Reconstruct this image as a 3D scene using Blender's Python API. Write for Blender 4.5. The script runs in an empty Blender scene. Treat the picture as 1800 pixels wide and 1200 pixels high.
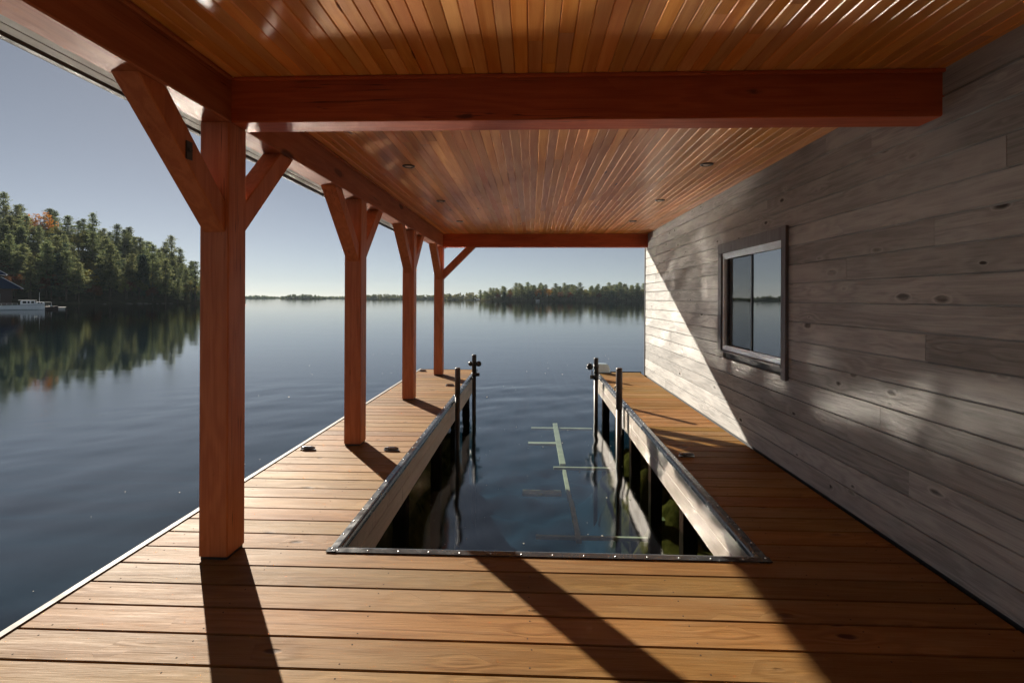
import bpy, math, random
import numpy as np
from mathutils import Vector, Matrix

random.seed(11)
RNG = np.random.default_rng(11)
C = bpy.context.scene.collection
SC = bpy.context.scene
R = math.radians

# ------------------------------------------------------------------ camera
FPX, HCAM, YAW, ROLL = 870.0, 1.65, R(2.1), 0.0042
cam_d = bpy.data.cameras.new("camera")
cam_d.sensor_width = 36.0
cam_d.lens = FPX * 36.0 / 1800.0
cam_d.shift_y = -75.0 / 1800.0
cam_d.shift_x = -2.0 / 1800.0
cam_d.clip_start = 0.05
cam_d.clip_end = 9000
cam = bpy.data.objects.new("camera", cam_d)
C.objects.link(cam)
cam.matrix_world = (Matrix.Translation((0, 0, HCAM)) @ Matrix.Rotation(YAW, 4, 'Z')
                    @ Matrix.Rotation(R(90), 4, 'X') @ Matrix.Rotation(ROLL, 4, 'Z'))
SC.camera = cam

# ------------------------------------------------------------------ sky, sun, exposure
SUN_AZ, SUN_EL = R(36.6), R(23.5)          # azimuth measured to the left of +Y
world = bpy.data.worlds.new("World")
SC.world = world
world.use_nodes = True
wn = world.node_tree
sky = wn.nodes.new("ShaderNodeTexSky")
sky.sky_type = 'NISHITA'
sky.sun_disc = False
sky.sun_elevation = SUN_EL
sky.sun_rotation = -SUN_AZ
sky.altitude = 200
sky.air_density = 0.6
sky.dust_density = 0.07
sky.ozone_density = 1.0
hs = wn.nodes.new("ShaderNodeHueSaturation")
hs.inputs["Saturation"].default_value = 0.54
hs.inputs["Value"].default_value = 0.345
bg = wn.nodes["Background"]
bg.inputs["Strength"].default_value = 0.05
wn.links.new(sky.outputs[0], hs.inputs["Color"])
wn.links.new(hs.outputs[0], bg.inputs["Color"])

sun_d = bpy.data.lights.new("sun", 'SUN')
sun_d.energy = 4.1
sun_d.angle = R(0.5)
sun_d.color = (1.0, 0.90, 0.76)
sun = bpy.data.objects.new("sun", sun_d)
C.objects.link(sun)
to_sun = Vector((-math.sin(SUN_AZ) * math.cos(SUN_EL), math.cos(SUN_AZ) * math.cos(SUN_EL), math.sin(SUN_EL)))
sun.rotation_euler = to_sun.to_track_quat('Z', 'Y').to_euler()
sun.location = to_sun * 50

SC.view_settings.view_transform = 'Standard'
SC.view_settings.look = 'None'
SC.view_settings.exposure = 1.75
SC.view_settings.gamma = 1.0
cy = SC.cycles
cy.use_denoising = True
cy.max_bounces = 8
cy.diffuse_bounces = 4
cy.glossy_bounces = 4
cy.transmission_bounces = 4
cy.transparent_max_bounces = 12
cy.volume_bounces = 0
cy.caustics_reflective = True
cy.caustics_refractive = False
cy.blur_glossy = 0.1
cy.sample_clamp_indirect = 0.0
cy.use_guiding = True

WATER_Z = -0.80
HAZE = 0.00008
BOUNCE_ROUGH = 0.155
BOUNCE_ROUGH_SLIP = 0.10


def at(px, t, z):
    """The point at camera depth t that photo column px looks at, at height z."""
    xc = (px - 900) / FPX * t
    return Vector((xc * math.cos(YAW) - t * math.sin(YAW), xc * math.sin(YAW) + t * math.cos(YAW), z))


def height(py, t, px=900):
    """The height a photo row has at depth t."""
    hor = 525 + (px - 900) * ROLL
    return HCAM + (hor - py) / FPX * t


# ------------------------------------------------------------------ mesh helpers
class MB:
    """Collects pieces into one mesh; every piece has a random tone and texture offset."""

    def __init__(self):
        self.v, self.f, self.tone, self.off, self.smooth = [], [], [], [], []

    def add(self, vs, fs, tone=None, off=None, smooth=False):
        b = len(self.v)
        self.v += [tuple(p) for p in vs]
        self.f += [tuple(b + i for i in q) for q in fs]
        t = random.random() if tone is None else tone
        o = (random.random(), random.random(), random.random()) if off is None else off
        self.tone += [t] * len(fs)
        self.off += [o] * len(fs)
        self.smooth += [smooth] * len(fs)

    def prism(self, axis, prof, a0, a1, tone=None, off=None, smooth=False, jit=0):
        """Extrude a convex profile along an axis. Profile pairs are (Y,Z), (X,Z) or (X,Y)."""
        def P(a, p, q):
            return (a, p, q) if axis == 'X' else ((p, a, q) if axis == 'Y' else (p, q, a))
        n = len(prof)
        area = sum(prof[i][0] * prof[(i + 1) % n][1] - prof[(i + 1) % n][0] * prof[i][1] for i in range(n))
        flip = (area < 0) != (axis == 'Y')
        vs = [P(a0, *p) for p in prof] + [P(a1, *p) for p in prof]
        fs = [tuple(range(n))[::-1], tuple(range(n, 2 * n))] + [(i, (i + 1) % n, n + (i + 1) % n, n + i) for i in range(n)]
        if flip:
            fs = [q[::-1] for q in fs]
        self.add(vs, fs, tone, off, smooth)

    def box(self, x0, x1, y0, y1, z0, z1, ch=0.0, axis='Y', tone=None, off=None):
        if axis == 'X':
            p, q, r, s, a0, a1 = y0, y1, z0, z1, x0, x1
        elif axis == 'Y':
            p, q, r, s, a0, a1 = x0, x1, z0, z1, y0, y1
        else:
            p, q, r, s, a0, a1 = x0, x1, y0, y1, z0, z1
        if ch > 0:
            prof = [(p + ch, r), (q - ch, r), (q, r + ch), (q, s - ch), (q - ch, s), (p + ch, s), (p, s - ch), (p, r + ch)]
        else:
            prof = [(p, r), (q, r), (q, s), (p, s)]
        self.prism(axis, prof, a0, a1, tone, off)

    def tube(self, p0, p1, r0, r1=None, n=12, smooth=True, caps=True, tone=None):
        r1 = r0 if r1 is None else r1
        p0, p1 = Vector(p0), Vector(p1)
        d = (p1 - p0).normalized()
        a = d.orthogonal().normalized()
        b = d.cross(a)
        vs = []
        for p, r in ((p0, r0), (p1, r1)):
            for k in range(n):
                w = 2 * math.pi * k / n
                vs.append(p + a * (r * math.cos(w)) + b * (r * math.sin(w)))
        fs = [(k, (k + 1) % n, n + (k + 1) % n, n + k) for k in range(n)]
        self.add(vs, fs, tone, None, smooth)
        if caps:
            self.add(vs, [tuple(range(n))[::-1], tuple(range(n, 2 * n))], tone, None, False)

    def lathe(self, c, prof, axis='Z', n=20, tone=None):
        """Revolve (radius, height) pairs round an axis through c."""
        vs, fs = [], []
        m = len(prof)
        for (r, h) in prof:
            for k in range(n):
                w = 2 * math.pi * k / n
                u, v = r * math.cos(w), r * math.sin(w)
                p = (u, v, h) if axis == 'Z' else ((h, u, v) if axis == 'X' else (v, h, u))
                vs.append((c[0] + p[0], c[1] + p[1], c[2] + p[2]))
        for i in range(m - 1):
            for k in range(n):
                fs.append((i * n + k, i * n + (k + 1) % n, (i + 1) * n + (k + 1) % n, (i + 1) * n + k))
        fs.append(tuple(range(n))[::-1])
        fs.append(tuple(range((m - 1) * n, m * n)))
        self.add(vs, fs, tone, None, True)

    def build(self, name, mat, parent=None, loc=None):
        me = bpy.data.meshes.new(name)
        me.from_pydata(self.v, [], self.f)
        me.polygons.foreach_set("use_smooth", self.smooth)
        at1 = me.attributes.new("tone", 'FLOAT', 'FACE')
        at1.data.foreach_set("value", self.tone)
        at2 = me.attributes.new("boff", 'FLOAT_VECTOR', 'FACE')
        at2.data.foreach_set("vector", [c for o in self.off for c in o])
        me.materials.append(mat)
        me.update()
        o = bpy.data.objects.new(name, me)
        C.objects.link(o)
        if parent is not None:
            o.parent = parent
        if loc is not None:
            o.location = loc
        return o


def tag(o, label=None, cat=None, group=None, kind=None):
    if label: o["label"] = label
    if cat: o["category"] = cat
    if group: o["group"] = group
    if kind: o["kind"] = kind
    return o


def thing(name, label, cat, loc=(0, 0, 0), rz=0.0, group=None):
    o = bpy.data.objects.new(name, None)
    o.empty_display_size = 0.2
    C.objects.link(o)
    o.location = loc
    o.rotation_euler = (0, 0, rz)
    return tag(o, label, cat, group)


def copy_tree(o, parent=None):
    c = o.copy()
    C.objects.link(c)
    if parent is not None:
        c.parent = parent
    for ch in list(o.children):
        copy_tree(ch, c)
    return c


# ------------------------------------------------------------------ materials
class NT:
    def __init__(self, name):
        self.m = bpy.data.materials.new(name)
        self.m.use_nodes = True
        self.t = self.m.node_tree
        self.bsdf = self.t.nodes["Principled BSDF"]
        self.out = self.t.nodes["Material Output"]

    def n(self, kind, **kw):
        o = self.t.nodes.new(kind)
        for k, v in kw.items():
            setattr(o, k, v)
        return o

    def set(self, sock, v):
        if isinstance(v, bpy.types.NodeSocket):
            self.t.links.new(v, sock)
        elif v is not None:
            sock.default_value = v

    def math(self, op, a, b=None, c=None, clamp=False):
        o = self.n("ShaderNodeMath", operation=op, use_clamp=clamp)
        for i, v in enumerate((a, b, c)):
            if v is not None:
                self.set(o.inputs[i], v)
        return o.outputs[0]

    def vmath(self, op, a, b=None, scale=None):
        o = self.n("ShaderNodeVectorMath", operation=op)
        self.set(o.inputs[0], a)
        if b is not None: self.set(o.inputs[1], b)
        if scale is not None: self.set(o.inputs["Scale"], scale)
        return o.outputs[0]

    def noise(self, vec, scale, detail=2.0, rough=0.5, dist=0.0):
        o = self.n("ShaderNodeTexNoise")
        self.set(o.inputs["Vector"], vec)
        o.inputs["Scale"].default_value = scale
        o.inputs["Detail"].default_value = detail
        o.inputs["Roughness"].default_value = rough
        o.inputs["Distortion"].default_value = dist
        return o.outputs["Fac"]

    def voronoi(self, vec, scale, rnd=1.0):
        o = self.n("ShaderNodeTexVoronoi")
        self.set(o.inputs["Vector"], vec)
        o.inputs["Scale"].default_value = scale
        o.inputs["Randomness"].default_value = rnd
        return o

    def mrange(self, v, a, b, c=0.0, d=1.0, smooth=False):
        o = self.n("ShaderNodeMapRange")
        if smooth: o.interpolation_type = 'SMOOTHSTEP'
        self.set(o.inputs[0], v)
        for i, x in enumerate((a, b, c, d)):
            self.set(o.inputs[i + 1], x)
        return o.outputs[0]

    def mix(self, fac, a, b, blend='MIX'):
        o = self.n("ShaderNodeMix", data_type='RGBA', blend_type=blend)
        self.set(o.inputs[0], fac)
        self.set(o.inputs[6], a if isinstance(a, bpy.types.NodeSocket) else (*a, 1))
        self.set(o.inputs[7], b if isinstance(b, bpy.types.NodeSocket) else (*b, 1))
        return o.outputs[2]

    def bump(self, h, strength, dist, normal=None):
        o = self.n("ShaderNodeBump")
        self.set(o.inputs["Height"], h)
        self.set(o.inputs["Strength"], strength)
        self.set(o.inputs["Distance"], dist)
        if normal is not None: self.set(o.inputs["Normal"], normal)
        return o.outputs[0]


def wood(name, light, dark, knot, axis, rough=0.5, knots=0.5, tone=(0.7, 1.15), ring=7.0, bump=0.4,
         kscale=(2.2, 6.0), weather=None, fibre=0.25, spec=0.5, coat=0.0, hue=0.0, drips=None, kedge=None, checks=None):
    T = NT(name)
    tc = T.n("ShaderNodeTexCoord").outputs["Object"]
    oi = T.n("ShaderNodeObjectInfo").outputs["Random"]
    at1 = T.n("ShaderNodeAttribute", attribute_name="tone").outputs["Fac"]
    at2 = T.n("ShaderNodeAttribute", attribute_name="boff").outputs["Vector"]
    sh = T.vmath('SCALE', at2, scale=37.0)
    rv = T.n("ShaderNodeCombineXYZ")
    T.set(rv.inputs[0], T.math('MULTIPLY', oi, 71.0)); T.set(rv.inputs[1], T.math('MULTIPLY', oi, 33.0)); T.set(rv.inputs[2], T.math('MULTIPLY', oi, 19.0))
    p = T.vmath('ADD', T.vmath('ADD', tc, sh), rv.outputs[0])
    sx = T.n("ShaderNodeSeparateXYZ"); T.set(sx.inputs[0], p)
    idx = 'XYZ'.index(axis)
    u = sx.outputs[idx]
    v, w = [sx.outputs[i] for i in range(3) if i != idx]

    def comb(a, b, c):
        o = T.n("ShaderNodeCombineXYZ")
        T.set(o.inputs[0], T.math('MULTIPLY', u, a)); T.set(o.inputs[1], T.math('MULTIPLY', v, b)); T.set(o.inputs[2], T.math('MULTIPLY', w, c))
        return o.outputs[0]
    kv = T.voronoi(comb(kscale[0], kscale[1], kscale[1]), 1.0)
    kd = kv.outputs["Distance"]
    kc = T.n("ShaderNodeSeparateColor"); T.set(kc.inputs[0], kv.outputs["Color"])
    keep = T.math('LESS_THAN', kc.outputs[0], knots)
    size = T.mrange(kc.outputs[1], 0, 1, 0.07, 0.21)
    wob = T.math('MULTIPLY', T.math('SUBTRACT', T.noise(comb(14, 30, 30), 1.0, 2), 0.5), 0.12)
    kd2 = T.math('ADD', kd, wob)
    kmask = T.math('MULTIPLY', T.mrange(T.math('DIVIDE', kd2, size), 0.45, 1.0, 1, 0, True), keep)
    kwide = T.math('MULTIPLY', T.mrange(kd, 0.0, 0.65, 1, 0, True), keep)
    g = T.noise(comb(0.55, 7, 7), 1.0, 3, 0.5)
    rr = T.math('ADD', T.math('MULTIPLY', g, ring * 6.28), T.math('MULTIPLY', kwide, 7.0))
    rings = T.math('ADD', T.math('MULTIPLY', T.math('SINE', rr), 0.5), 0.5)
    fib = T.noise(comb(3.5, 190, 190), 1.0, 3, 0.65)
    blot = T.noise(comb(1.3, 5, 5), 1.0, 3, 0.55)
    f = T.math('ADD', T.math('MULTIPLY', rings, 0.34), T.math('ADD', T.math('MULTIPLY', blot, 0.75), T.math('MULTIPLY', T.math('SUBTRACT', fib, 0.5), fibre * 2.4)))
    f = T.mrange(f, 0.15, 0.95, 0, 1)
    col = T.mix(f, light, dark)
    if kedge is not None:
        ke = T.math('MULTIPLY', T.mrange(T.math('ABSOLUTE', T.math('SUBTRACT', T.math('DIVIDE', kd2, size), 1.1)), 0.0, 0.25, 0.55, 0, True), keep)
        col = T.mix(ke, col, kedge)
    col = T.mix(kmask, col, knot)
    if weather is not None:
        wm = T.mrange(T.noise(comb(0.8, 3, 3), 1.0, 5, 0.62), 0.44, 0.68, 0, 0.7, True)
        col = T.mix(wm, col, weather)
    tv = T.mrange(at1, 0, 1, tone[0], tone[1])
    hs = T.n("ShaderNodeHueSaturation")
    T.set(hs.inputs["Color"], col)
    T.set(hs.inputs["Value"], tv)
    if hue:
        T.set(hs.inputs["Hue"], T.mrange(T.math('FRACT', T.math('MULTIPLY', at1, 7.31)), 0, 1, 0.5 - hue, 0.5 + hue))
        T.set(hs.inputs["Saturation"], T.mrange(T.math('FRACT', T.math('MULTIPLY', at1, 13.7)), 0, 1, 0.95, 1.08))
    col = hs.outputs[0]
    if checks is not None:           # long thin drying cracks
        ck = T.noise(comb(0.55, 26, 26), 1.0, 2, 0.5, 0.3)
        ckm = T.mrange(T.math('ABSOLUTE', T.math('SUBTRACT', ck, 0.5)), 0.0, 0.012, 0.85, 0, True)
        ckm = T.math('MULTIPLY', ckm, T.mrange(T.noise(comb(0.9, 4, 4), 1.0, 2), 0.56, 0.66, 0, 1, True))
        col = T.mix(ckm, col, checks)
    if drips is not None:            # dark weather streaks running down the face of the board
        dm = T.mrange(T.noise(comb(26, 3, 3), 1.0, 3, 0.7), 0.60, 0.72, 0, 0.8, True)
        col = T.mix(dm, col, drips)
    T.set(T.bsdf.inputs["Base Color"], col)
    T.set(T.bsdf.inputs["Roughness"], T.mrange(T.math('ADD', T.math('MULTIPLY', fib, .6), T.math('MULTIPLY', blot, .6)), 0.3, 0.9, rough - 0.10, rough + 0.12))
    T.bsdf.inputs["Specular IOR Level"].default_value = spec
    T.bsdf.inputs["Coat Weight"].default_value = coat
    T.bsdf.inputs["Coat Roughness"].default_value = 0.22
    hgt = T.math('ADD', T.math('MULTIPLY', fib, 0.5), T.math('ADD', T.math('MULTIPLY', rings, 0.35), T.math('MULTIPLY', kmask, -0.9)))
    hgt = T.math('ADD', hgt, T.math('MULTIPLY', blot, 1.3))
    T.set(T.bsdf.inputs["Normal"], T.bump(hgt, bump, 0.004))
    return T.m


def plain(name, col, rough=0.5, metal=0.0, spec=0.5, noise=0.15, nscale=9.0, bump=0.0):
    T = NT(name)
    tc = T.n("ShaderNodeTexCoord").outputs["Object"]
    nz = T.noise(tc, nscale, 4, 0.6)
    T.set(T.bsdf.inputs["Base Color"], T.mix(T.mrange(nz, 0.3, 0.7, 0, 1), tuple(c * (1 - noise) for c in col), tuple(min(1, c * (1 + noise)) for c in col)))
    T.set(T.bsdf.inputs["Roughness"], T.mrange(nz, 0.3, 0.7, max(0.02, rough - .08), rough + .08))
    T.bsdf.inputs["Metallic"].default_value = metal
    T.bsdf.inputs["Specular IOR Level"].default_value = spec
    if bump:
        T.set(T.bsdf.inputs["Normal"], T.bump(nz, bump, 0.01))
    return T.m


M = {}
M['deck'] = wood("deck_wood", (0.225, 0.122, 0.040), (0.140, 0.066, 0.019), (0.055, 0.024, 0.009), 'X', rough=0.60, spec=0.07, knots=0.45,
                 tone=(0.76, 1.16), ring=5, bump=0.9, hue=0.008, weather=(0.205, 0.128, 0.058), kscale=(3.0, 7.0), fibre=0.22)
M['ceiling'] = wood("cedar_ceiling", (0.84, 0.41, 0.14), (0.62, 0.22, 0.052), (0.20, 0.06, 0.02), 'Y', rough=0.33, knots=0.2,
                    tone=(0.68, 1.10), ring=4, bump=0.2, kscale=(2.0, 9.0), hue=0.006, coat=0.15, spec=0.4)
M['post'] = wood("stained_timber", (0.54, 0.185, 0.07), (0.37, 0.105, 0.036), (0.14, 0.05, 0.025), 'Z', rough=0.5, knots=0.5,
                 tone=(0.88, 1.1), ring=6, bump=0.5, fibre=0.4, kscale=(1.6, 4.5), coat=0.05, spec=0.3, checks=(0.035, 0.012, 0.006))
M['beam_y'] = wood("stained_beam_long", (0.42, 0.14, 0.06), (0.28, 0.08, 0.032), (0.11, 0.03, 0.012), 'Y', rough=0.5, knots=0.45,
                   tone=(0.95, 1.05), ring=6, bump=0.3, kscale=(1.2, 4.5), coat=0.0, spec=0.15, checks=(0.035, 0.012, 0.006))
M['beam_x'] = wood("stained_beam_cross", (0.42, 0.092, 0.028), (0.27, 0.045, 0.013), (0.11, 0.028, 0.012), 'X', rough=0.5, knots=0.45,
                   tone=(0.95, 1.05), ring=6, bump=0.3, kscale=(1.2, 4.5), coat=0.05, spec=0.3, checks=(0.035, 0.012, 0.006))
M['siding'] = wood("grey_siding", (0.360, 0.360, 0.352), (0.205, 0.205, 0.202), (0.042, 0.040, 0.038), 'Y', rough=0.74, knots=0.62,
                   tone=(0.80, 1.14), ring=7, bump=1.3, kscale=(3.0, 7.0), fibre=0.5, weather=(0.41, 0.405, 0.395), kedge=(0.40, 0.40, 0.39), spec=0.16)
M['trimwood'] = wood("dark_window_trim", (0.105, 0.100, 0.108), (0.060, 0.058, 0.064), (0.03, 0.028, 0.03), 'Z', rough=0.55, knots=0.3,
                     tone=(0.9, 1.1), bump=0.7, weather=(0.16, 0.15, 0.16))
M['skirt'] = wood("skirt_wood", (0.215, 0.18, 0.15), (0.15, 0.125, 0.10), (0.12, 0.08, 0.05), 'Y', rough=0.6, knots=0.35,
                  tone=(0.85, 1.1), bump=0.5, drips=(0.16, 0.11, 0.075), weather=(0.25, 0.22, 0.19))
M['skirt_lit'] = wood('lit_skirt_wood', (0.60, 0.50, 0.40), (0.46, 0.37, 0.28), (0.20, 0.15, 0.10), 'Y', rough=0.6, knots=0.35,
                  tone=(0.85, 1.1), bump=0.5, drips=(0.16, 0.11, 0.075), weather=(0.5, 0.42, 0.34))  # skirt wood again, with light bounced off the slip painted in
M['screw'] = plain('screw_head', (0.05, 0.04, 0.035), 0.85, spec=0.05)
M['pile_wood'] = wood("dark_dock_post", (0.022, 0.015, 0.011), (0.012, 0.009, 0.007), (0.008, 0.006, 0.005), 'Z', rough=0.85, spec=0.0, knots=0.3)
M['rubber'] = plain("black_vinyl_bumper", (0.030, 0.032, 0.036), 0.24, spec=0.7, noise=0.3)
M['bolt'] = plain("galvanised_bolt", (0.62, 0.62, 0.62), 0.3, 1.0)
M['alu'] = plain("aluminium_edge", (0.22, 0.215, 0.21), 0.65, 0.2, spec=0.2, noise=0.1, bump=0.1)
M['cleat'] = plain("cleat_metal", (0.24, 0.24, 0.25), 0.3, 0.9, noise=0.3)
M['steel_dark'] = plain("black_pile_steel", (0.014, 0.014, 0.016), 0.45, 0.0, noise=0.4)
M['sleeve'] = plain("brown_pile_sleeve", (0.065, 0.050, 0.048), 0.5, noise=0.2)
M['ball'] = plain("black_rubber_ball", (0.012, 0.012, 0.014), 0.32, noise=0.3)
M['white_plastic'] = plain("white_plastic", (0.60, 0.76, 0.86), 0.4, noise=0.05)
M['soffit'] = plain("grey_soffit", (0.25, 0.245, 0.235), 0.7, spec=0.1, noise=0.06)
M['gutter'] = plain("brown_gutter", (0.022, 0.015, 0.014), 0.5, spec=0.3, noise=0.1)
M['roof'] = plain("dark_roofing", (0.03, 0.03, 0.032), 0.7)
M['backwall'] = plain('grey_back_wall', (0.13, 0.12, 0.11), 0.7)
M['frame'] = plain("white_aluminium_frame", (0.74, 0.86, 0.95), 0.35, 0.0, noise=0.06)
M['frame_dark'] = plain("black_sash", (0.015, 0.015, 0.017), 0.4)
M['room'] = plain("dim_room", (0.45, 0.44, 0.42), 0.8)
M['light_ring'] = plain("dark_light_ring", (0.05, 0.035, 0.028), 0.35)
M['light_lens'] = plain("frosted_lens", (0.62, 0.52, 0.42), 0.4)
M['lift'] = plain("pale_algae_beam", (0.36, 0.32, 0.23), 0.8, noise=0.25, nscale=4)
M['algae'] = plain("algae_rock", (0.085, 0.085, 0.018), 0.9, noise=0.75, nscale=3.5, bump=1.0)
M['hull'] = plain("white_gelcoat", (0.78, 0.79, 0.80), 0.3, noise=0.05)
M['glass_dark'] = plain("dark_boat_glass", (0.03, 0.04, 0.045), 0.08)
M['navy'] = plain("navy_metal_roof", (0.006, 0.020, 0.06), 0.6, spec=0.2, noise=0.1)
M['darkwall'] = plain("dark_brown_wall", (0.035, 0.018, 0.018), 0.7)
M['ledge'] = plain("pale_metal_edge", (0.5, 0.5, 0.5), 0.4)
M['pane_pale'] = plain("pale_window", (0.28, 0.36, 0.38), 0.1)
M['float'] = plain("fluff_and_glints", (0.42, 0.40, 0.34), 0.7)
M['ground'] = plain("forest_floor", (0.035, 0.034, 0.018), 1.0, spec=0.0, noise=0.5, nscale=0.4)
M['rock'] = plain("shore_rock", (0.10, 0.09, 0.08), 0.9, spec=0.1, noise=0.4, nscale=1.5)
M['bark'] = plain("bark", (0.07, 0.052, 0.04), 0.95, spec=0.1, noise=0.4)


def glass_mat():
    T = NT("window_glass")
    fr = T.n("ShaderNodeFresnel"); fr.inputs[0].default_value = 3.2
    gl = T.n("ShaderNodeBsdfGlossy"); gl.inputs["Roughness"].default_value = 0.0
    gl.inputs["Color"].default_value = (0.95, 0.97, 1, 1)
    tr = T.n("ShaderNodeBsdfTransparent"); tr.inputs[0].default_value = (0.82, 0.85, 0.84, 1)
    tc = T.n("ShaderNodeTexCoord").outputs["Object"]
    nb = T.bump(T.noise(tc, 1.6, 1), 0.05, 0.01)
    T.set(gl.inputs["Normal"], nb)
    mx = T.n("ShaderNodeMixShader")
    T.set(mx.inputs[0], fr.outputs[0]); T.set(mx.inputs[1], tr.outputs[0]); T.set(mx.inputs[2], gl.outputs[0])
    T.set(T.out.inputs["Surface"], mx.outputs[0])
    return T.m


def screen_mat():
    T = NT("insect_screen")
    df = T.n("ShaderNodeBsdfDiffuse"); df.inputs[0].default_value = (0.02, 0.02, 0.022, 1)
    tr = T.n("ShaderNodeBsdfTransparent")
    mx = T.n("ShaderNodeMixShader")
    mx.inputs[0].default_value = 0.15
    T.set(mx.inputs[1], tr.outputs[0]); T.set(mx.inputs[2], df.outputs[0])
    T.set(T.out.inputs["Surface"], mx.outputs[0])
    return T.m


def water_mat():
    T = NT("lake_water")
    tc = T.n("ShaderNodeTexCoord").outputs["Object"]
    ln = T.n("ShaderNodeVectorMath", operation='LENGTH'); T.set(ln.inputs[0], tc)
    dist = ln.outputs["Value"]
    mp = T.n("ShaderNodeMapping"); T.set(mp.inputs["Vector"], tc)
    mp.inputs["Rotation"].default_value = (0, 0, R(-28))
    mp.inputs["Scale"].default_value = (0.62, 1.0, 1.0)
    n1 = T.noise(mp.outputs[0], 3.4, 3, 0.55, 0.4)
    mp2 = T.n("ShaderNodeMapping"); T.set(mp2.inputs["Vector"], tc)
    mp2.inputs["Scale"].default_value = (0.35, 1.0, 1.0)
    n2 = T.noise(mp2.outputs[0], 0.55, 3, 0.5, 0.6)
    # calm lanes and breezy patches on the far water
    patch = T.mrange(T.noise(mp2.outputs[0], 0.03, 3, 0.6), 0.40, 0.62, 0.35, 1.0, True)
    fall = T.mrange(dist, 6, 220, 1.0, 0.25)
    b1 = T.bump(n1, 1.0, T.math('MULTIPLY', T.math('MULTIPLY', fall, patch), 0.0035))
    b2 = T.bump(n2, 1.0, T.math('MULTIPLY', T.math('MULTIPLY', fall, patch), 0.012), b1)
    geo = T.n("ShaderNodeNewGeometry")
    dt = T.n("ShaderNodeVectorMath", operation='DOT_PRODUCT')
    T.set(dt.inputs[0], b2); T.set(dt.inputs[1], geo.outputs["Incoming"])
    cs = T.math('ABSOLUTE', dt.outputs["Value"])
    fres = T.math('ADD', T.math('MULTIPLY', T.math('POWER', T.math('SUBTRACT', 1.0, cs, None, True), 3.0), 0.975), 0.025, None, True)
    gl = T.n("ShaderNodeBsdfGlossy")
    # added roughness off the dock and in the slip bounces sun up inside
    sxy = T.n("ShaderNodeSeparateXYZ"); T.set(sxy.inputs[0], tc)
    zx = T.math('MULTIPLY', T.mrange(sxy.outputs[0], -2.5, -3.0, 0, 1, True), T.mrange(sxy.outputs[0], -10.0, -15, 1, 0, True))
    zy = T.math('MULTIPLY', T.mrange(sxy.outputs[1], 6.8, 9.0, 0, 1, True), T.mrange(sxy.outputs[1], 20, 28, 1, 0, True))
    slip = T.math('MULTIPLY', T.mrange(sxy.outputs[0], -2.5, -2.3, 0, 1), T.mrange(sxy.outputs[0], 3, 4, 1, 0))
    slip = T.math('MULTIPLY', slip, T.mrange(sxy.outputs[1], 13, 16, 1, 0))
    T.set(gl.inputs["Roughness"], T.math('MAXIMUM', T.mrange(T.math('MULTIPLY', zx, zy), 0, 1, T.mrange(dist, 14, 40, 0.03, 0.065), BOUNCE_ROUGH), T.math('MULTIPLY', slip, BOUNCE_ROUGH_SLIP)))
    gl.distribution = 'BECKMANN'
    T.set(gl.inputs["Normal"], b2)
    tr = T.n("ShaderNodeBsdfTransparent"); tr.inputs[0].default_value = (0.74, 0.88, 0.84, 1)
    mx = T.n("ShaderNodeMixShader")
    T.set(mx.inputs[0], fres); T.set(mx.inputs[1], tr.outputs[0]); T.set(mx.inputs[2], gl.outputs[0])
    T.set(T.out.inputs["Surface"], mx.outputs[0])
    return T.m


def bed_mat():
    T = NT("lake_bed")
    tc = T.n("ShaderNodeTexCoord").outputs["Object"]
    sx = T.n("ShaderNodeSeparateXYZ"); T.set(sx.inputs[0], tc)
    n = T.noise(tc, 1.3, 5, 0.65)
    sil = T.mix(T.mrange(n, 0.3, 0.7), (0.006, 0.017, 0.032), (0.010, 0.025, 0.044))
    alg = T.mix(T.mrange(T.noise(tc, 4.0, 5, 0.7), 0.35, 0.65), (0.014, 0.013, 0.003), (0.075, 0.058, 0.014))
    T.set(T.bsdf.inputs["Base Color"], T.mix(T.mrange(sx.outputs[2], -2.9, -2.2), sil, alg))
    T.bsdf.inputs["Roughness"].default_value = 0.95
    T.bsdf.inputs["Specular IOR Level"].default_value = 0.0
    return T.m


def leaf_mat(name, a, b, trans=0.3, hue=0.02, val=0.3):
    T = NT(name)
    at1 = T.n("ShaderNodeAttribute", attribute_name="tone").outputs["Fac"]
    oi = T.n("ShaderNodeObjectInfo").outputs["Random"]
    hs = T.n("ShaderNodeHueSaturation")
    T.set(hs.inputs["Color"], T.mix(at1, a, b))
    T.set(hs.inputs["Hue"], T.mrange(oi, 0, 1, 0.5 - hue, 0.5 + hue))
    T.set(hs.inputs["Value"], T.mrange(T.math('FRACT', T.math('MULTIPLY', oi, 9.7)), 0, 1, 1 - val, 1 + val))
    df = T.n("ShaderNodeBsdfDiffuse"); T.set(df.inputs[0], hs.outputs[0])
    tl = T.n("ShaderNodeBsdfTranslucent"); T.set(tl.inputs[0], hs.outputs[0])
    mx = T.n("ShaderNodeMixShader"); mx.inputs[0].default_value = trans
    T.set(mx.inputs[1], df.outputs[0]); T.set(mx.inputs[2], tl.outputs[0])
    T.set(T.out.inputs["Surface"], mx.outputs[0])
    return T.m


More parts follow.
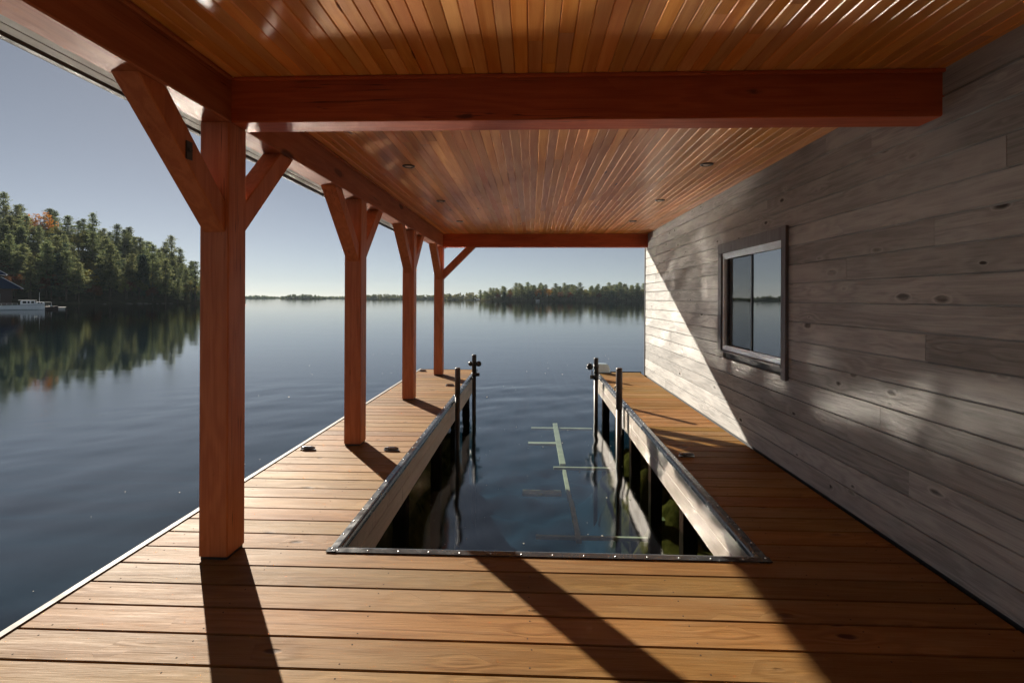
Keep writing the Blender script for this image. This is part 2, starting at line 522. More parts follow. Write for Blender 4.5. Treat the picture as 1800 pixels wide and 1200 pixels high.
M['glass'] = glass_mat()
M['screen'] = screen_mat()
M['water'] = water_mat()
M['bed'] = bed_mat()
M['pine'] = leaf_mat("pine_needles", (0.052, 0.076, 0.040), (0.20, 0.215, 0.095), 0.48)
M['spruce'] = leaf_mat("spruce_needles", (0.028, 0.050, 0.038), (0.070, 0.105, 0.065), 0.35)
M['olive'] = leaf_mat("olive_leaves", (0.075, 0.085, 0.028), (0.20, 0.185, 0.055), 0.45)
M['gold'] = leaf_mat("gold_leaves", (0.28, 0.13, 0.020), (0.48, 0.22, 0.030), 0.4, 0.01, 0.15)
M['yellow'] = leaf_mat("yellow_green_leaves", (0.16, 0.15, 0.025), (0.36, 0.29, 0.045), 0.4, 0.015, 0.15)
M['rust'] = leaf_mat("rust_leaves", (0.10, 0.042, 0.024), (0.18, 0.075, 0.035), 0.35, 0.015, 0.2)

# ------------------------------------------------------------------ water and lake bed
def spaced(a, b, step, lo, hi, grow=1.25):
    mid = list(np.arange(a, b + 1e-6, step))
    d, x, left = step, a, []
    while x > lo:
        d *= grow; x -= d; left.append(max(x, lo))
    d, x, right = step, mid[-1], []
    while x < hi:
        d *= grow; x += d; right.append(min(x, hi))
    return np.array(left[::-1] + mid + right)


def sheet(name, xs, ys, zf, mat, smooth=True):
    X, Y = np.meshgrid(xs, ys)
    Z = zf(X, Y)
    nx, ny = len(xs), len(ys)
    me = bpy.data.meshes.new(name)
    me.vertices.add(nx * ny)
    me.vertices.foreach_set("co", np.stack([X, Y, Z], -1).reshape(-1))
    ii = np.arange((ny - 1) * (nx - 1))
    r, c = ii // (nx - 1), ii % (nx - 1)
    q = np.stack([r * nx + c, r * nx + c + 1, (r + 1) * nx + c + 1, (r + 1) * nx + c], -1)
    me.loops.add(q.size)
    me.loops.foreach_set("vertex_index", q.reshape(-1))
    me.polygons.add(len(q))
    me.polygons.foreach_set("loop_start", np.arange(0, q.size, 4))
    me.polygons.foreach_set("loop_total", np.full(len(q), 4))
    me.polygons.foreach_set("use_smooth", np.full(len(q), smooth))
    me.update(calc_edges=True)
    me.materials.append(mat)
    o = bpy.data.objects.new(name, me)
    C.objects.link(o)
    return o


def waves(X, Y):
    rng = np.random.default_rng(5)
    Z = np.zeros_like(X)
    for k in range(26):
        lam = 0.45 * (5.0 ** rng.random())
        ang = math.radians(rng.normal(-35, 42))
        slope = rng.uniform(0.6, 1.4) * np.where(X > -2.6, 0.0078, 0.0034)
        A = slope * lam / (2 * math.pi)
        ph = rng.uniform(0, 6.28)
        Z += A * np.sin(2 * math.pi / lam * (X * math.cos(ang) + Y * math.sin(ang)) + ph)
    d = np.hypot(np.maximum(0, np.maximum(-8 - X, X - 3)), np.maximum(0, np.maximum(-2 - Y, Y - 13)))
    return WATER_Z + Z * np.clip(1 - d / 2.5, 0, 1)


lake = sheet("lake", spaced(-10.5, 5, 0.11, -2400, 2400), spaced(-4, 15.5, 0.11, -250, 2400), waves, M['water'])
tag(lake, "calm blue lake water stretching to the far shores", kind="structure")


def bed_z(X, Y):
    rng = np.random.default_rng(8)
    nz = np.zeros_like(X)
    for k in range(14):
        l = rng.uniform(0.35, 2.2); a = rng.uniform(0, 6.28)
        nz += 0.05 * l * np.sin(6.28 / l * (X * math.cos(a) + Y * math.sin(a)) + rng.uniform(0, 6.28))
    def berm(c, w):
        return np.clip(1 - np.abs(X - c) / w, 0, 1)
    b = np.maximum(berm(-2.3, 1.25), berm(2.6, 1.45)) * np.clip((12.5 - Y) / 1.5, 0, 1)
    b = np.minimum(1, b * 1.7)
    fl = np.clip((Y - 12) / 40, 0, 1)
    return -3.3 + 1.75 * b + nz * (0.35 + b) - 4 * fl


bed = sheet("lake_bed", spaced(-6, 6, 0.12, -2400, 2400, 1.4), spaced(-3, 15, 0.12, -250, 2400, 1.4), bed_z, M['bed'])
tag(bed, "dark lake bed with algae covered rocks under the docks", kind="structure")

# ------------------------------------------------------------------ dock
XL, XS0, XS1, XW = -2.59, -1.275, 1.47, 2.46      # outer edge, slip edges, wall face
YS, YE_L, YE_R = 3.20, 11.50, 11.40
PITCH = 0.206
dock = thing("dock", "U-shaped dock of tan planks around the boat slip under the roof", "dock", (0, 0, 0))
mb = MB()


def plank(x0, x1, y0, y1):
    c, th = 0.004, 0.038
    mb.prism('X', [(y0, -th), (y1, -th), (y1, -c), (y1 - c, 0), (y0 + c, 0), (y0, -c)], x0, x1)


GAP = 0.009
y = YS - 0.006 - PITCH
while y > -1.6:                                  # the near deck, boards running wall to edge
    cut = random.choice([None, None, None, random.uniform(-0.6, 1.4)])
    plank(XL + 0.034, XW - 0.012, y + GAP, y + PITCH)
    y -= PITCH
for (x0, x1, ye) in ((XL + 0.034, XS0 - 0.040, YE_L), (XS1 + 0.040, XW - 0.012, YE_R)):
    y = YS - 0.006
    while y + PITCH < ye + 0.02:
        j = random.uniform(-0.002, 0.002)
        x1b = x1 if (y < 10.70 or x1 < 0) else x1
        plank(x0, x1b, y + GAP + j, y + PITCH)
        y += PITCH
decking = mb.build("decking", M['deck'], dock)

# screw heads over the joists
mb = MB()
for yy in np.arange(-0.95, 11.2, PITCH):
    for xx in (-2.40, -1.62, -0.85, 0.0, 0.8, 1.66, 2.28):
        if yy > YS - 0.05 and XS0 - 0.1 < xx < XS1 + 0.1:
            continue
        y0 = YS - 0.006 + math.floor((yy - YS + 0.006) / PITCH) * PITCH
        for q in (0.045, 0.165):
            jx, jy = random.uniform(-.012, .012), random.uniform(-.008, .008)
            mb.tube((xx + jx, y0 + q + jy, -0.003), (xx + jx, y0 + q + jy, 0.0007), 0.0042, n=6, smooth=False)
mb.build("screw_heads", M['screw'], dock)

# joists and frame under the boards
mb = MB()
for xx in (-2.40, -1.62, -0.85, 0.0, 0.8, 1.66, 2.28):
    y1 = YS - 0.07 if XS0 - 0.1 < xx < XS1 + 0.1 else 11.3
    mb.box(xx - 0.02, xx + 0.02, -1.5, y1, -0.24, -0.042)
mb.box(XL + 0.06, XW - 0.02, YS - 0.062, YS - 0.022, -0.30, -0.044, axis='X')
mb.build("joists", M['pile_wood'], dock)


RIVET = None


def rivets(parent, pts):
    global RIVET
    for p in pts:
        if RIVET is None:
            m = MB(); m.lathe((0, 0, 0), [(0.0065, -0.002), (0.0065, 0.001), (0.0045, 0.0032), (0.001, 0.004)], 'Z', 8, .5)
            o = m.build("rivet", M['bolt'], parent, p)
            RIVET = o
        else:
            o = RIVET.copy(); C.objects.link(o); o.parent = parent; o.location = p


# vinyl bumper: flange on the deck and a rounded nose over the slip
def bumper_profile(s):
    # pairs (across, z); s = +1 when the nose points to +across
    pts = [(-0.040, 0.004), (-0.040, 0.009), (-0.006, 0.011)]
    for k in range(9):
        w = math.pi * (0.5 - k / 8.0)
        pts.append((0.008 + 0.030 * math.cos(w), -0.022 + 0.034 * math.sin(w)))
    pts += [(0.002, -0.056), (0.002, 0.004)]
    return [(a * s, z) for a, z in pts]


for (xe, s, y1) in ((XS0, 1, YE_L), (XS1, -1, YE_R)):
    mb = MB()
    mb.prism('Y', [(xe + a, z) for a, z in bumper_profile(s)], YS - 0.04, y1, smooth=False)
    o = mb.build("edge_bumper", M['rubber'], dock)
    rivets(o, [(xe - s * 0.022, yy, 0.0102) for yy in np.arange(YS, y1, 0.20)])
mb = MB()
mb.prism('X', [(YS + a, z) for a, z in bumper_profile(1)], XS0 - 0.05, XS1 + 0.05)
o = mb.build("edge_bumper", M['rubber'], dock)
rivets(o, [(xx, YS - 0.020, 0.0105) for xx in np.arange(XS0 + .02, XS1, 0.20)])

# skirt boards, two courses each
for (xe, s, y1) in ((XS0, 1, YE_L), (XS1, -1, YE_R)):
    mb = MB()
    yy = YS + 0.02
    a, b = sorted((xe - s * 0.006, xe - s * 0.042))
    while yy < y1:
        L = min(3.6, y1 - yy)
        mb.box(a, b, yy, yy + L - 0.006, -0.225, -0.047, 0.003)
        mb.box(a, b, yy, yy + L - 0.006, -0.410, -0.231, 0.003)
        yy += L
    mb.build("skirt_board", M['skirt_lit' if s > 0 else 'skirt'], dock)  # left board takes the copy with bounced light in its colour
mb = MB()
mb.box(XS1 - 0.012, XS1 - 0.005, 7.86, 7.98, -0.40, -0.06, tone=0.5)
mb.build("joint_plate", M['alu'], dock)

# end boards of the two fingers
mb = MB(); mb.box(XL, XS0 - 0.01, YE_L - 0.03, YE_L + 0.01, -0.30, -0.004, 0.003, 'X'); mb.build("end_board", M['pile_wood'], dock)
mb = MB(); mb.box(XS1 + 0.01, XW + 0.05, YE_R - 0.03, YE_R + 0.01, -0.30, -0.004, 0.003, 'X'); mb.build("end_board", M['pile_wood'], dock)

# aluminium outer edge
mb = MB()
mb.prism('Y', [(XL - 0.012, -0.12), (XL + 0.0, -0.12), (XL, 0.002), (XL + 0.034, 0.003), (XL + 0.034, 0.008), (XL - 0.004, 0.009), (XL - 0.012, 0.002)], -1.6, YE_L)
mb.build("edge_trim", M['alu'], dock)
mb = MB(); mb.box(XL - 0.004, XL + 0.045, -1.55, YE_L - 0.05, -0.32, -0.125, 0.003); mb.build("outer_skirt", M['skirt'], dock)

# posts standing in the lake under the dock
for (xx, ys) in ((XS0 - 0.20, (3.55, 5.6, 7.7, 9.6, 11.2)), (XS1 + 0.20, (3.75, 5.3, 6.7, 8.0, 9.4, 11.1)), (-2.4, (3.4, 7.0, 10.8)), (2.3, (4.0, 7.0, 10.4))):
    for yy in ys:
        mb = MB()
        mb.box(xx - .075, xx + .075, yy - .075, yy + .075, -3.6, -0.25, 0.008, 'Z')
        mb.build("support_post", M['pile_wood'], dock)


def make_cleat(loc, rz):
    o = MB()
    prof = []
    for k in range(16):
        w = 2 * math.pi * k / 16
        prof.append((0.105 * math.copysign(abs(math.cos(w)) ** 0.7, math.cos(w)), 0.035 * math.copysign(abs(math.sin(w)) ** 0.7, math.sin(w))))
    o.prism('Z', prof, 0.001, 0.010, tone=.5)
    ob = o.build("cleat", M['cleat'], dock, loc)
    ob.rotation_euler = (0, 0, rz)
    h = MB()
    for s in (-1, 1):
        h.tube((0.035 * s, 0, 0.008), (0.035 * s, 0, 0.024), 0.016, 0.013, 10, tone=.5)
    pts = [(-0.098, 0.020, .008), (-0.08, 0.027, .015), (-0.045, 0.029, .019), (0.045, 0.029, .019), (0.08, 0.027, .015), (0.098, 0.020, .008)]
    for (x0, z0, r0), (x1, z1, r1) in zip(pts, pts[1:]):
        h.tube((x0, 0, z0), (x1, 0, z1), r0, r1, 10, tone=.5)
    h.build("horn", M['cleat'], ob)
    ob.scale = (0.8, 0.9, 0.85)
    return ob


for (xx, yy) in ((-2.42, 5.30), (-1.51, 5.32), (1.64, 5.27), (-2.44, 11.1), (-1.53, 9.3), (1.62, 9.25)):
    make_cleat((xx, yy, 0), random.uniform(-.08, .08))

# ------------------------------------------------------------------ boathouse
ZB, ZC = 2.755, 3.035                         # beam underside, ceiling
XB0, XB1 = -2.09, -1.90                       # long beam and posts
house = thing("boathouse", "boathouse with red timber posts, cedar ceiling and grey board wall over the dock", "boathouse", (0, 0, 0))


def timber(name, mat, w, d, length, parent, loc, rot=(0, 0, 0), ch=0.007, tone=None):
    m = MB()
    m.box(-w / 2, w / 2, -d / 2, d / 2, 0, length, ch, 'Z', tone)
    o = m.build(name, mat, parent, loc)
    o.rotation_euler = rot
    return o


def brace(parent, base, direction, zlow, run, thick=0.142, width=0.142):
    """A 45 degree brace: base = post face point (in post space), direction 'Y-','Y+','X+'."""
    m = MB()
    # profile in (s, z): s outward from the post, cut plumb at the post and level at the beam
    o2 = thick * math.sqrt(2)
    s1 = run
    prof = [(0, zlow), (s1, zlow + run), (s1 - o2, zlow + run), (0, zlow + o2)]
    hw = width / 2
    c = 0.006
    vs, fs = [], []
    def put(s, t, z):
        if direction == 'Y-': return (base[0] + t, base[1] - s, z)
        if direction == 'Y+': return (base[0] - t, base[1] + s, z)
        return (base[0] + s, base[1] + t, z)
    rings = [(-hw, c), (-hw + c, 0), (hw - c, 0), (hw, c)]
    ctr = (sum(p[0] for p in prof) / 4, sum(p[1] for p in prof) / 4)
    for (t, ins) in rings:
        k = ins * 1.0
        pr = [(0, zlow + k * 1.41), (s1 - k * 1.41, zlow + run), (s1 - o2 + k * 1.41, zlow + run), (0, zlow + o2 - k * 1.41)]
        vs += [put(s, t, z) for s, z in pr]
    for i in range(3):
        for j in range(4):
            a, b = i * 4 + j, i * 4 + (j + 1) % 4
            fs.append((a, b, b + 4, a + 4))
    fs.append((3, 2, 1, 0)); fs.append((12, 13, 14, 15))
    if direction == 'X+':
        fs = [f[::-1] for f in fs]
    m.add(vs, fs)
    return m.build("brace", M['post'], parent)


PY = (3.04, 5.46, 7.95, 10.55)
posts = []
for i, py_ in enumerate(PY):
    w = XB1 - XB0
    p = timber("post", M['post'], w - 0.004, 0.192, ZB - 0.024, house, ((XB0 + XB1) / 2, py_ + 0.096, 0.022))
    zl = 2.06 - 0.022
    run = ZB - 0.022 - zl - 0.002
    brace(p, (0, -0.0965), 'Y-', zl, run)
    if i < 3:
        brace(p, (0, 0.0965), 'Y+', zl, run)
    else:
        brace(p, (0.094, 0), 'X+', zl, run)
    m = MB(); m.box(-0.085, 0.085, -0.085, 0.085, -0.022, 0.0, 0.0, 'Z'); m.build("post_base", M['steel_dark'], p)
    posts.append(p)
m = MB()
m.tube((0.0715, -0.0965 - 0.335, 2.452), (0.090, -0.0965 - 0.335, 2.452), 0.012, n=8)
m.box(0.0715, 0.080, -0.0965 - 0.36, -0.0965 - 0.31, 2.40, 2.50, 0.002, 'Z')
m.build("hook", M['steel_dark'], posts[0])

mb = MB(); mb.box(XB0, XB1, -1.8, 10.95, ZB, ZC + 0.10, 0.008, 'Y'); mb.build("side_beam", M['beam_y'], house)
mb = MB(); mb.box(XB1 + 0.001, XW + 0.02, 3.06, 3.252, ZB + 0.001, ZC + 0.10, 0.008, 'X'); mb.build("cross_beam", M['beam_x'], house)
mb = MB(); mb.box(XB1 + 0.001, XW - 0.001, 10.56, 10.752, ZB + 0.001, ZC + 0.10, 0.008, 'X'); mb.build("cross_beam", M['beam_x'], house)

# cedar ceiling, tongue and groove along the slip
mb = MB()
CP = 0.0815
x = XB1 + 0.002
while x < XW + 0.02:
    w = min(CP, XW + 0.03 - x)
    c = 0.006
    yy = -1.8
    while yy < 10.56:
        L = random.uniform(3.2, 7.0)
        y1 = min(yy + L, 10.57)
        dz = random.uniform(-0.0006, 0.0006)
        mb.prism('Y', [(x + 0.0008, ZC + 0.02), (x + w - 0.0008, ZC + 0.02), (x + w - 0.0008, ZC + c + dz), (x + w - c * 0.9, ZC + dz), (x + c * 0.9, ZC + dz), (x + 0.0008, ZC + c + dz)], yy, y1 - 0.0012)
        yy = y1
    x += CP
ceil = mb.build("ceiling", M['ceiling'], house)
# ledger strips where ceiling meets the beams
for bx_, ax_ in (((XB1 + 0.0015, XB1 + 0.026, -1.8, 3.03), 'Y'), ((XB1 + 0.0015, XB1 + 0.026, 3.254, 10.53), 'Y'),
                 ((XB1 + 0.03, XW - 0.002, 3.034, 3.0585), 'X'), ((XB1 + 0.03, XW - 0.002, 10.534, 10.5585), 'X')):
    mb = MB(); mb.box(*bx_, ZC - 0.023, ZC - 0.003, 0.003, ax_); mb.build("ceiling_moulding", M['beam_y' if ax_ == 'Y' else 'beam_x'], house)

# recessed lights, switched off
for yy in (5.14, 6.99, 8.84):
    for xx in (-1.29, 1.79):
        mb = MB()
        mb.lathe((xx, yy, ZC - 0.012), [(0.044, 0.010), (0.046, 0.001), (0.052, -0.001), (0.064, 0.005), (0.066, 0.0125)], 'Z', 28, 0.5)
        o = mb.build("recessed_light", M['light_ring'], house)
        mb = MB()
        mb.lathe((xx, yy, ZC - 0.012), [(0.043, 0.0085), (0.030, 0.003), (0.012, 0.001), (0.002, 0.0005)], 'Z', 24, 0.5)
        mb.build("lens", M['light_lens'], o)

# eave: soffit, fascia, gutter, roof
XE = -2.905
for (a, b) in ((XB0 - 0.30, XB0 - 0.002), (XB0 - 0.724, XB0 - 0.306), (XE + 0.0, XB0 - 0.732)):
    mb = MB(); mb.box(a, b, -2.6, 11.1, 3.105, 3.12, 0.002, 'Y', tone=.5); mb.build("soffit", M['soffit'], house)
mb = MB()
mb.box(XB0 - 0.002, XW + 0.2, 10.765, 11.1, 3.105, 3.12, 0.002, 'X', tone=.5)
mb.build("soffit", M['soffit'], house)
mb = MB()
g = []
for k in range(9):
    w = math.pi * (1 + k / 8)
    g.append((XE - 0.062 + 0.062 * math.cos(w), 3.17 + 0.078 * math.sin(w)))
g += [(XE, 3.25), (XE - 0.124, 3.25)]
mb.prism('Y', g, -2.6, 11.12, tone=.5)
mb.build("gutter", M['gutter'], house)
mb = MB()
mb.box(XE + 0.002, XE + 0.03, -2.6, 11.06, 3.122, 3.30, 0, 'Y'); mb.build("fascia", M['gutter'], house); mb = MB()
mb.box(XE + 0.03, XW + 6, 11.07, 11.1, 3.122, 3.30, 0, 'X')
mb.build("fascia", M['gutter'], house)
mb = MB()
mb.prism('Y', [(XE + 0.031, 3.20), (XE + 0.031, 3.30), (2.7, 5.3), (8.5, 3.2)], -2.6, 11.06)
mb.build("roof", M['roof'], house)

# right wall: shiplap siding
mb = MB()
ROW = 0.1785
WIN = (4.90, 6.45, 1.0, 2.25)
z = 0.012
yend = 10.77
while z < ZC + 0.09:
    z1 = min(z + ROW, ZC + 0.10)
    yy = -1.8 + random.uniform(-2.5, 0)
    while yy < yend:
        L = random.uniform(4.5, 8.5)
        y0, y1 = max(yy, -1.8), min(yy + L, yend)
        yy += L
        if y1 <= y0: continue
        dx = random.uniform(-0.0015, 0.0015)
        tone, off = random.random(), (random.random(), random.random(), random.random())
        segs = [(y0, y1)]
        if z1 > WIN[2] and z < WIN[3]:
            segs = [(a, b) for (a, b) in ((y0, min(y1, WIN[0])), (max(y0, WIN[1]), y1)) if b > a]
        for (a, b) in segs:
            # face with a shadow gap along its foot
            mb.prism('Y', [(XW + dx, z + 0.012), (XW + dx, z1 - 0.002), (XW + 0.006, z1), (XW + 0.028, z1), (XW + 0.028, z), (XW + 0.016, z), (XW + 0.014, z + 0.008)],
                     a, b - 0.0015, tone, off)
    z += ROW
siding = mb.build("siding", M['siding'], house)
mb = MB()   # sheathing behind the boards, open at the window, with the building's far and near walls
mb.box(XW + 0.03, XW + 0.14, -1.8, WIN[0], -0.3, 3.16, 0, 'Y')
mb.box(XW + 0.03, XW + 0.14, WIN[1], 10.76, -0.3, 3.16, 0, 'Y')
mb.box(XW + 0.03, XW + 0.14, WIN[0], WIN[1], -0.3, WIN[2], 0, 'Y')
mb.box(XW + 0.03, XW + 0.14, WIN[0], WIN[1], WIN[3], 3.16, 0, 'Y')
mb.box(XW + 0.14, 3.15, 10.64, 10.76, -0.3, 3.16, 0, 'X')
mb.box(5.60, 8.0, 10.64, 10.76, -0.3, 3.16, 0, 'X')
mb.box(3.15, 5.60, 10.64, 10.76, -0.3, 0.45, 0, 'X')
mb.box(3.15, 5.60, 10.64, 10.76, 1.95, 3.16, 0, 'X')
mb.build("wall_core", M['roof'], house)
mb = MB(); mb.box(2.62, 8.0, -1.8, 10.6, -3.6, -0.31, 0, "Y"); mb.build("foundation", M["pile_wood"], house)
mb = MB(); mb.box(XW - 0.018, XW + 0.10, 10.772, 10.80, -0.02, ZC + 0.05, 0.003, 'Z'); mb.build("corner_trim", M['trimwood'], house)
mb = MB(); mb.box(XB0, 8.0, -1.95, -1.81, -0.3, 3.2, 0, 'X'); mb.build("back_wall", M['backwall'], house)
mb = MB()   # the room seen dimly through the window
mb.box(XW + 0.15, 6.0, 3.4, 3.5, 0, 2.9, 0, 'X')
mb.box(6.0, 6.1, 3.4, 10.63, 0, 2.9, 0, 'Y'); mb.box(XW + 0.15, 6.0, 3.5, 10.63, -0.1, 0.0, 0, 'Y'); mb.box(XW + 0.15, 6.0, 3.5, 10.63, 2.9, 3.0, 0, 'Y')
mb.build("interior_room", M['room'], house)
mb = MB()   # glazing bars of the lakeside window at the end of the room
for xx in (3.92, 4.78):
    mb.box(xx - .05, xx + .05, 10.66, 10.74, 0.452, 1.948, 0.003, 'Z', .5)
mb.box(3.152, 3.868, 10.67, 10.73, 1.12, 1.20, 0.003, 'X', .5); mb.box(3.972, 4.728, 10.67, 10.73, 1.12, 1.20, 0.003, 'X', .5); mb.box(4.832, 5.598, 10.67, 10.73, 1.12, 1.20, 0.003, 'X', .5)
mb.build("lakeside_window", M['frame'], house)

# sliding window
mb = MB()
y0, y1, z0, z1 = 4.915, 6.435, 1.012, 2.238
d0, d1 = XW - 0.012, XW + 0.10
mb.box(d0, d1, y0, y1, z0, z0 + 0.045, 0.004, 'Y', .5)
mb.box(d0, d1, y0, y1, z1 - 0.045, z1, 0.004, 'Y', .5)
mb.box(d0 + .001, d1 - .001, y0, y0 + 0.04, z0 + 0.046, z1 - 0.046, 0.004, 'Z', .5)
mb.box(d0 + .001, d1 - .001, y1 - 0.035, y1, z0 + 0.046, z1 - 0.046, 0.004, 'Z', .5)
mb.box(d0 + 0.012, d0 + 0.022, y0 + .041, y1 - .036, z0 + 0.045, z0 + 0.062, 0.002, 'Y', .5)
mb.box(d0 + 0.012, d0 + 0.022, y0 + .041, y1 - .036, z1 - 0.075, z1 - 0.045, 0.002, 'Y', .5)
win = mb.build("window", M['frame'], house)
ym = 5.66
mb = MB()
mb.box(XW + 0.012, XW + 0.03, ym - 0.018, ym + 0.018, z0 + .063, z1 - .076, 0.003, 'Z', .5)
mb.box(XW + 0.032, XW + 0.05, y1 - 0.07, y1 - 0.036, z0 + .05, z1 - .05, 0.003, 'Z', .5)
mb.build("sash", M['frame_dark'], win)
for (a, b, xx) in ((y0 + 0.041, ym - 0.0185, XW + 0.022), (ym + 0.0185, y1 - 0.071, XW + 0.045)):
    mb = MB(); mb.box(xx, xx + 0.004, a, b, z0 + 0.046, z1 - 0.046, 0, 'Y', .5); mb.build("pane", M['glass'], win)
mb = MB(); mb.box(XW + 0.016, XW + 0.0175, ym + 0.02, y1 - 0.037, z0 + .064, z1 - .077, 0, 'Y', .5); mb.build("insect_screen", M['screen'], win)
for bx_, ax_ in (((XW - 0.034, XW - 0.0025, 4.825, 4.9125, 0.875, 2.365), 'Z'), ((XW - 0.032, XW - 0.0025, 6.4375, 6.545, 1.0, 2.236), 'Z'),
                 ((XW - 0.033, XW - 0.0025, 4.914, 6.545, 2.2395, 2.362), 'Y'), ((XW - 0.036, XW - 0.0025, 4.914, 6.44, 0.985, 1.010), 'Y')):
    mb = MB(); mb.box(*bx_, 0.003, ax_); mb.build("trim", M['trimwood'], win)

# ------------------------------------------------------------------ mooring piles
def pile(x, y, ztop, r, zs, label, kind):
    t = thing("mooring_pile", label, "mooring pile", (x, y, -3.6), 0, "black piles at the mouth of the slip")
    b = 3.6
    m = MB(); m.lathe((0, 0, 0), [(r, 0), (r, b + zs)], 'Z', 18, .5)
    m.build("pipe", M['steel_dark'], t)
    m = MB(); m.lathe((0, 0, 0), [(r * 1.12, b + zs + .001), (r * 1.12, b + ztop - 0.02), (r * 1.0, b + ztop - 0.006), (r * 0.7, b + ztop)], 'Z', 18, .5)
    m.build("sleeve", M['sleeve'] if kind == 'near' else M['steel_dark'], t)
    return t, b


p, b = pile(-1.19, 8.0, 0.53, 0.040, 0.06, "near left pile with brown sleeve top against the left dock", 'near')
p, b = pile(1.365, 7.72, 0.59, 0.045, -0.05, "near right pile with brown sleeve top against the right dock", 'near')


def ball(m, c, r, studs=0):
    prof = [(r * math.sin(w), -r * math.cos(w)) for w in np.linspace(0.06, math.pi - 0.06, 12)]
    m.lathe(c, prof, 'X', 18, .5)
    for k in range(studs):
        w, h = random.uniform(0, 6.28), random.uniform(-.8, .8)
        q = math.sqrt(1 - h * h)
        d = Vector((h, q * math.cos(w), q * math.sin(w)))
        m.tube(Vector(c) + d * r * 0.97, Vector(c) + d * r * 1.14, r * .13, r * .08, 6, tone=.5)


p, b = pile(-1.20, 10.42, 0.47, 0.043, 0.02, "far left black pile carrying two round rubber fenders", 'far')
m = MB(); ball(m, (-0.075, 0.0, b + 0.275), 0.052); m.build("fender", M['ball'], p)
m = MB(); ball(m, (0.095, 0.0, b + 0.275), 0.060); m.build("fender", M['ball'], p)
m = MB(); m.lathe((0, 0, b + 0.24), [(0.052, 0), (0.052, 0.07)], 'Z', 16, .5); m.box(0.05, 0.115, -0.03, 0.03, b + 0.015, b + 0.085, 0.006, 'Z', .5)
m.lathe((0, 0, b + 0.0), [(0.052, 0), (0.052, 0.09)], 'Z', 16, .5); m.build("clamp", M['steel_dark'], p)
p, b = pile(1.355, 10.36, 0.43, 0.043, 0.02, "far right black pile with a studded ball fender", 'far')
m = MB(); ball(m, (-0.13, 0.0, b + 0.245), 0.066, 46); m.build("fender", M['ball'], p)
m = MB(); m.lathe((0, 0, b + 0.21), [(0.054, 0), (0.054, 0.07)], 'Z', 16, .5); m.box(-0.125, -0.045, -0.03, 0.03, b - 0.01, b + 0.07, 0.006, 'Z', .5)
m.tube((-0.085, 0, b + 0.07), (-0.085, 0, b + 0.17), 0.012, n=8, tone=.5)
m.lathe((0, 0, b - 0.02), [(0.054, 0), (0.054, 0.09)], 'Z', 16, .5); m.build("clamp", M['steel_dark'], p)

# white bumper standing on the end of the right finger
t = thing("dock_bumper", "white rounded plastic bumper standing on the end of the right dock", "dock bumper", (1.62, 11.1, 0))
m = MB()
prof = [(-0.13, 0.012), (0.14, 0.012), (0.135, 0.10), (0.10, 0.185), (0.05, 0.215), (-0.13, 0.22)]
m.prism('Y', prof, -0.05, 0.05, tone=.5)
o = m.build("cushion", M['white_plastic'], t)
bv = o.modifiers.new("bevel", 'BEVEL'); bv.width = 0.02; bv.segments = 3
m = MB(); m.box(-0.16, 0.17, -0.07, 0.07, 0.001, 0.012, 0, 'X', .5); m.build("base_plate", M['steel_dark'], t)

# ------------------------------------------------------------------ submerged boat lift
t = thing("boat_lift", "pale sunken boat lift frame lying under the water in the slip", "boat lift", (0.66, 9.5, -1.75))
for (y0, y1, w, dz) in ((-2.5, -1.1, .075, .02), (-1.05, 0.4, .07, .0), (0.6, 3.9, .12, .05)):
    m = MB(); m.box(-w / 2 - 0.01 * y0, w / 2 - 0.01 * y0, y0, y1, dz - .06, dz, .004, 'Y'); m.build("rail", M['lift'], t)
for (x0, x1, yy, w, dz) in ((-0.58, 1.25, -2.3, .055, -.03), (-0.80, -0.12, -0.75, .18, .0), (-0.2, 1.15, 0.50, .07, .02), (-0.72, 0.03, 2.3, .16, -.02), (-0.65, 0.95, 3.6, .12, .0)):
    m = MB(); m.box(x0, x1, yy - w / 2, yy + w / 2, dz - .05, dz, .004, 'X'); m.build("crossbar", M['lift'], t)
for (xx, yy) in ((1.22, -2.31),):
    m = MB(); m.box(xx - .06, xx + .06, yy - .06, yy + .06, -1.6, 0.25, .004, 'Z'); m.build("corner_leg", M['algae'], t)

# bits drifting on the surface, some standing in for sun glints
m = MB()
for k in range(170):
    if k < 60:
        x, y = random.uniform(-1.2, 1.35), random.uniform(3.4, 9.5)
    elif k < 120:
        x = -2.75 - abs(random.gauss(0, 1.1)); y = random.uniform(2.0, 7.5)  # pale flakes off the dock double as sun sparkle
    else:
        x, y = random.uniform(-9, 3.5), random.uniform(11.5, 22)
    r = random.choice([0.003, 0.004, 0.004, 0.006, 0.010]) * random.uniform(.8, 1.3) * (1 if y < 10 else 2.0)
    a = random.uniform(0, 6.28)
    e = random.uniform(0.4, 1)
    pts = [(x + r * math.cos(a + w) * (1 if i % 2 else e), y + r * math.sin(a + w), WATER_Z + 0.008) for i, w in enumerate(np.linspace(0, 5.3, 6))]
    top = [(p_[0], p_[1], p_[2] + 0.003) for p_ in pts]
    m.add(pts + top, [tuple(range(6))[::-1], tuple(range(6, 12))] + [(i, (i + 1) % 6, 6 + (i + 1) % 6, 6 + i) for i in range(6)])
o = m.build("debris_and_glints", M['float'])
tag(o, "tiny pale specks of leaf fluff and made-up sun glints on the lake surface", kind="stuff")

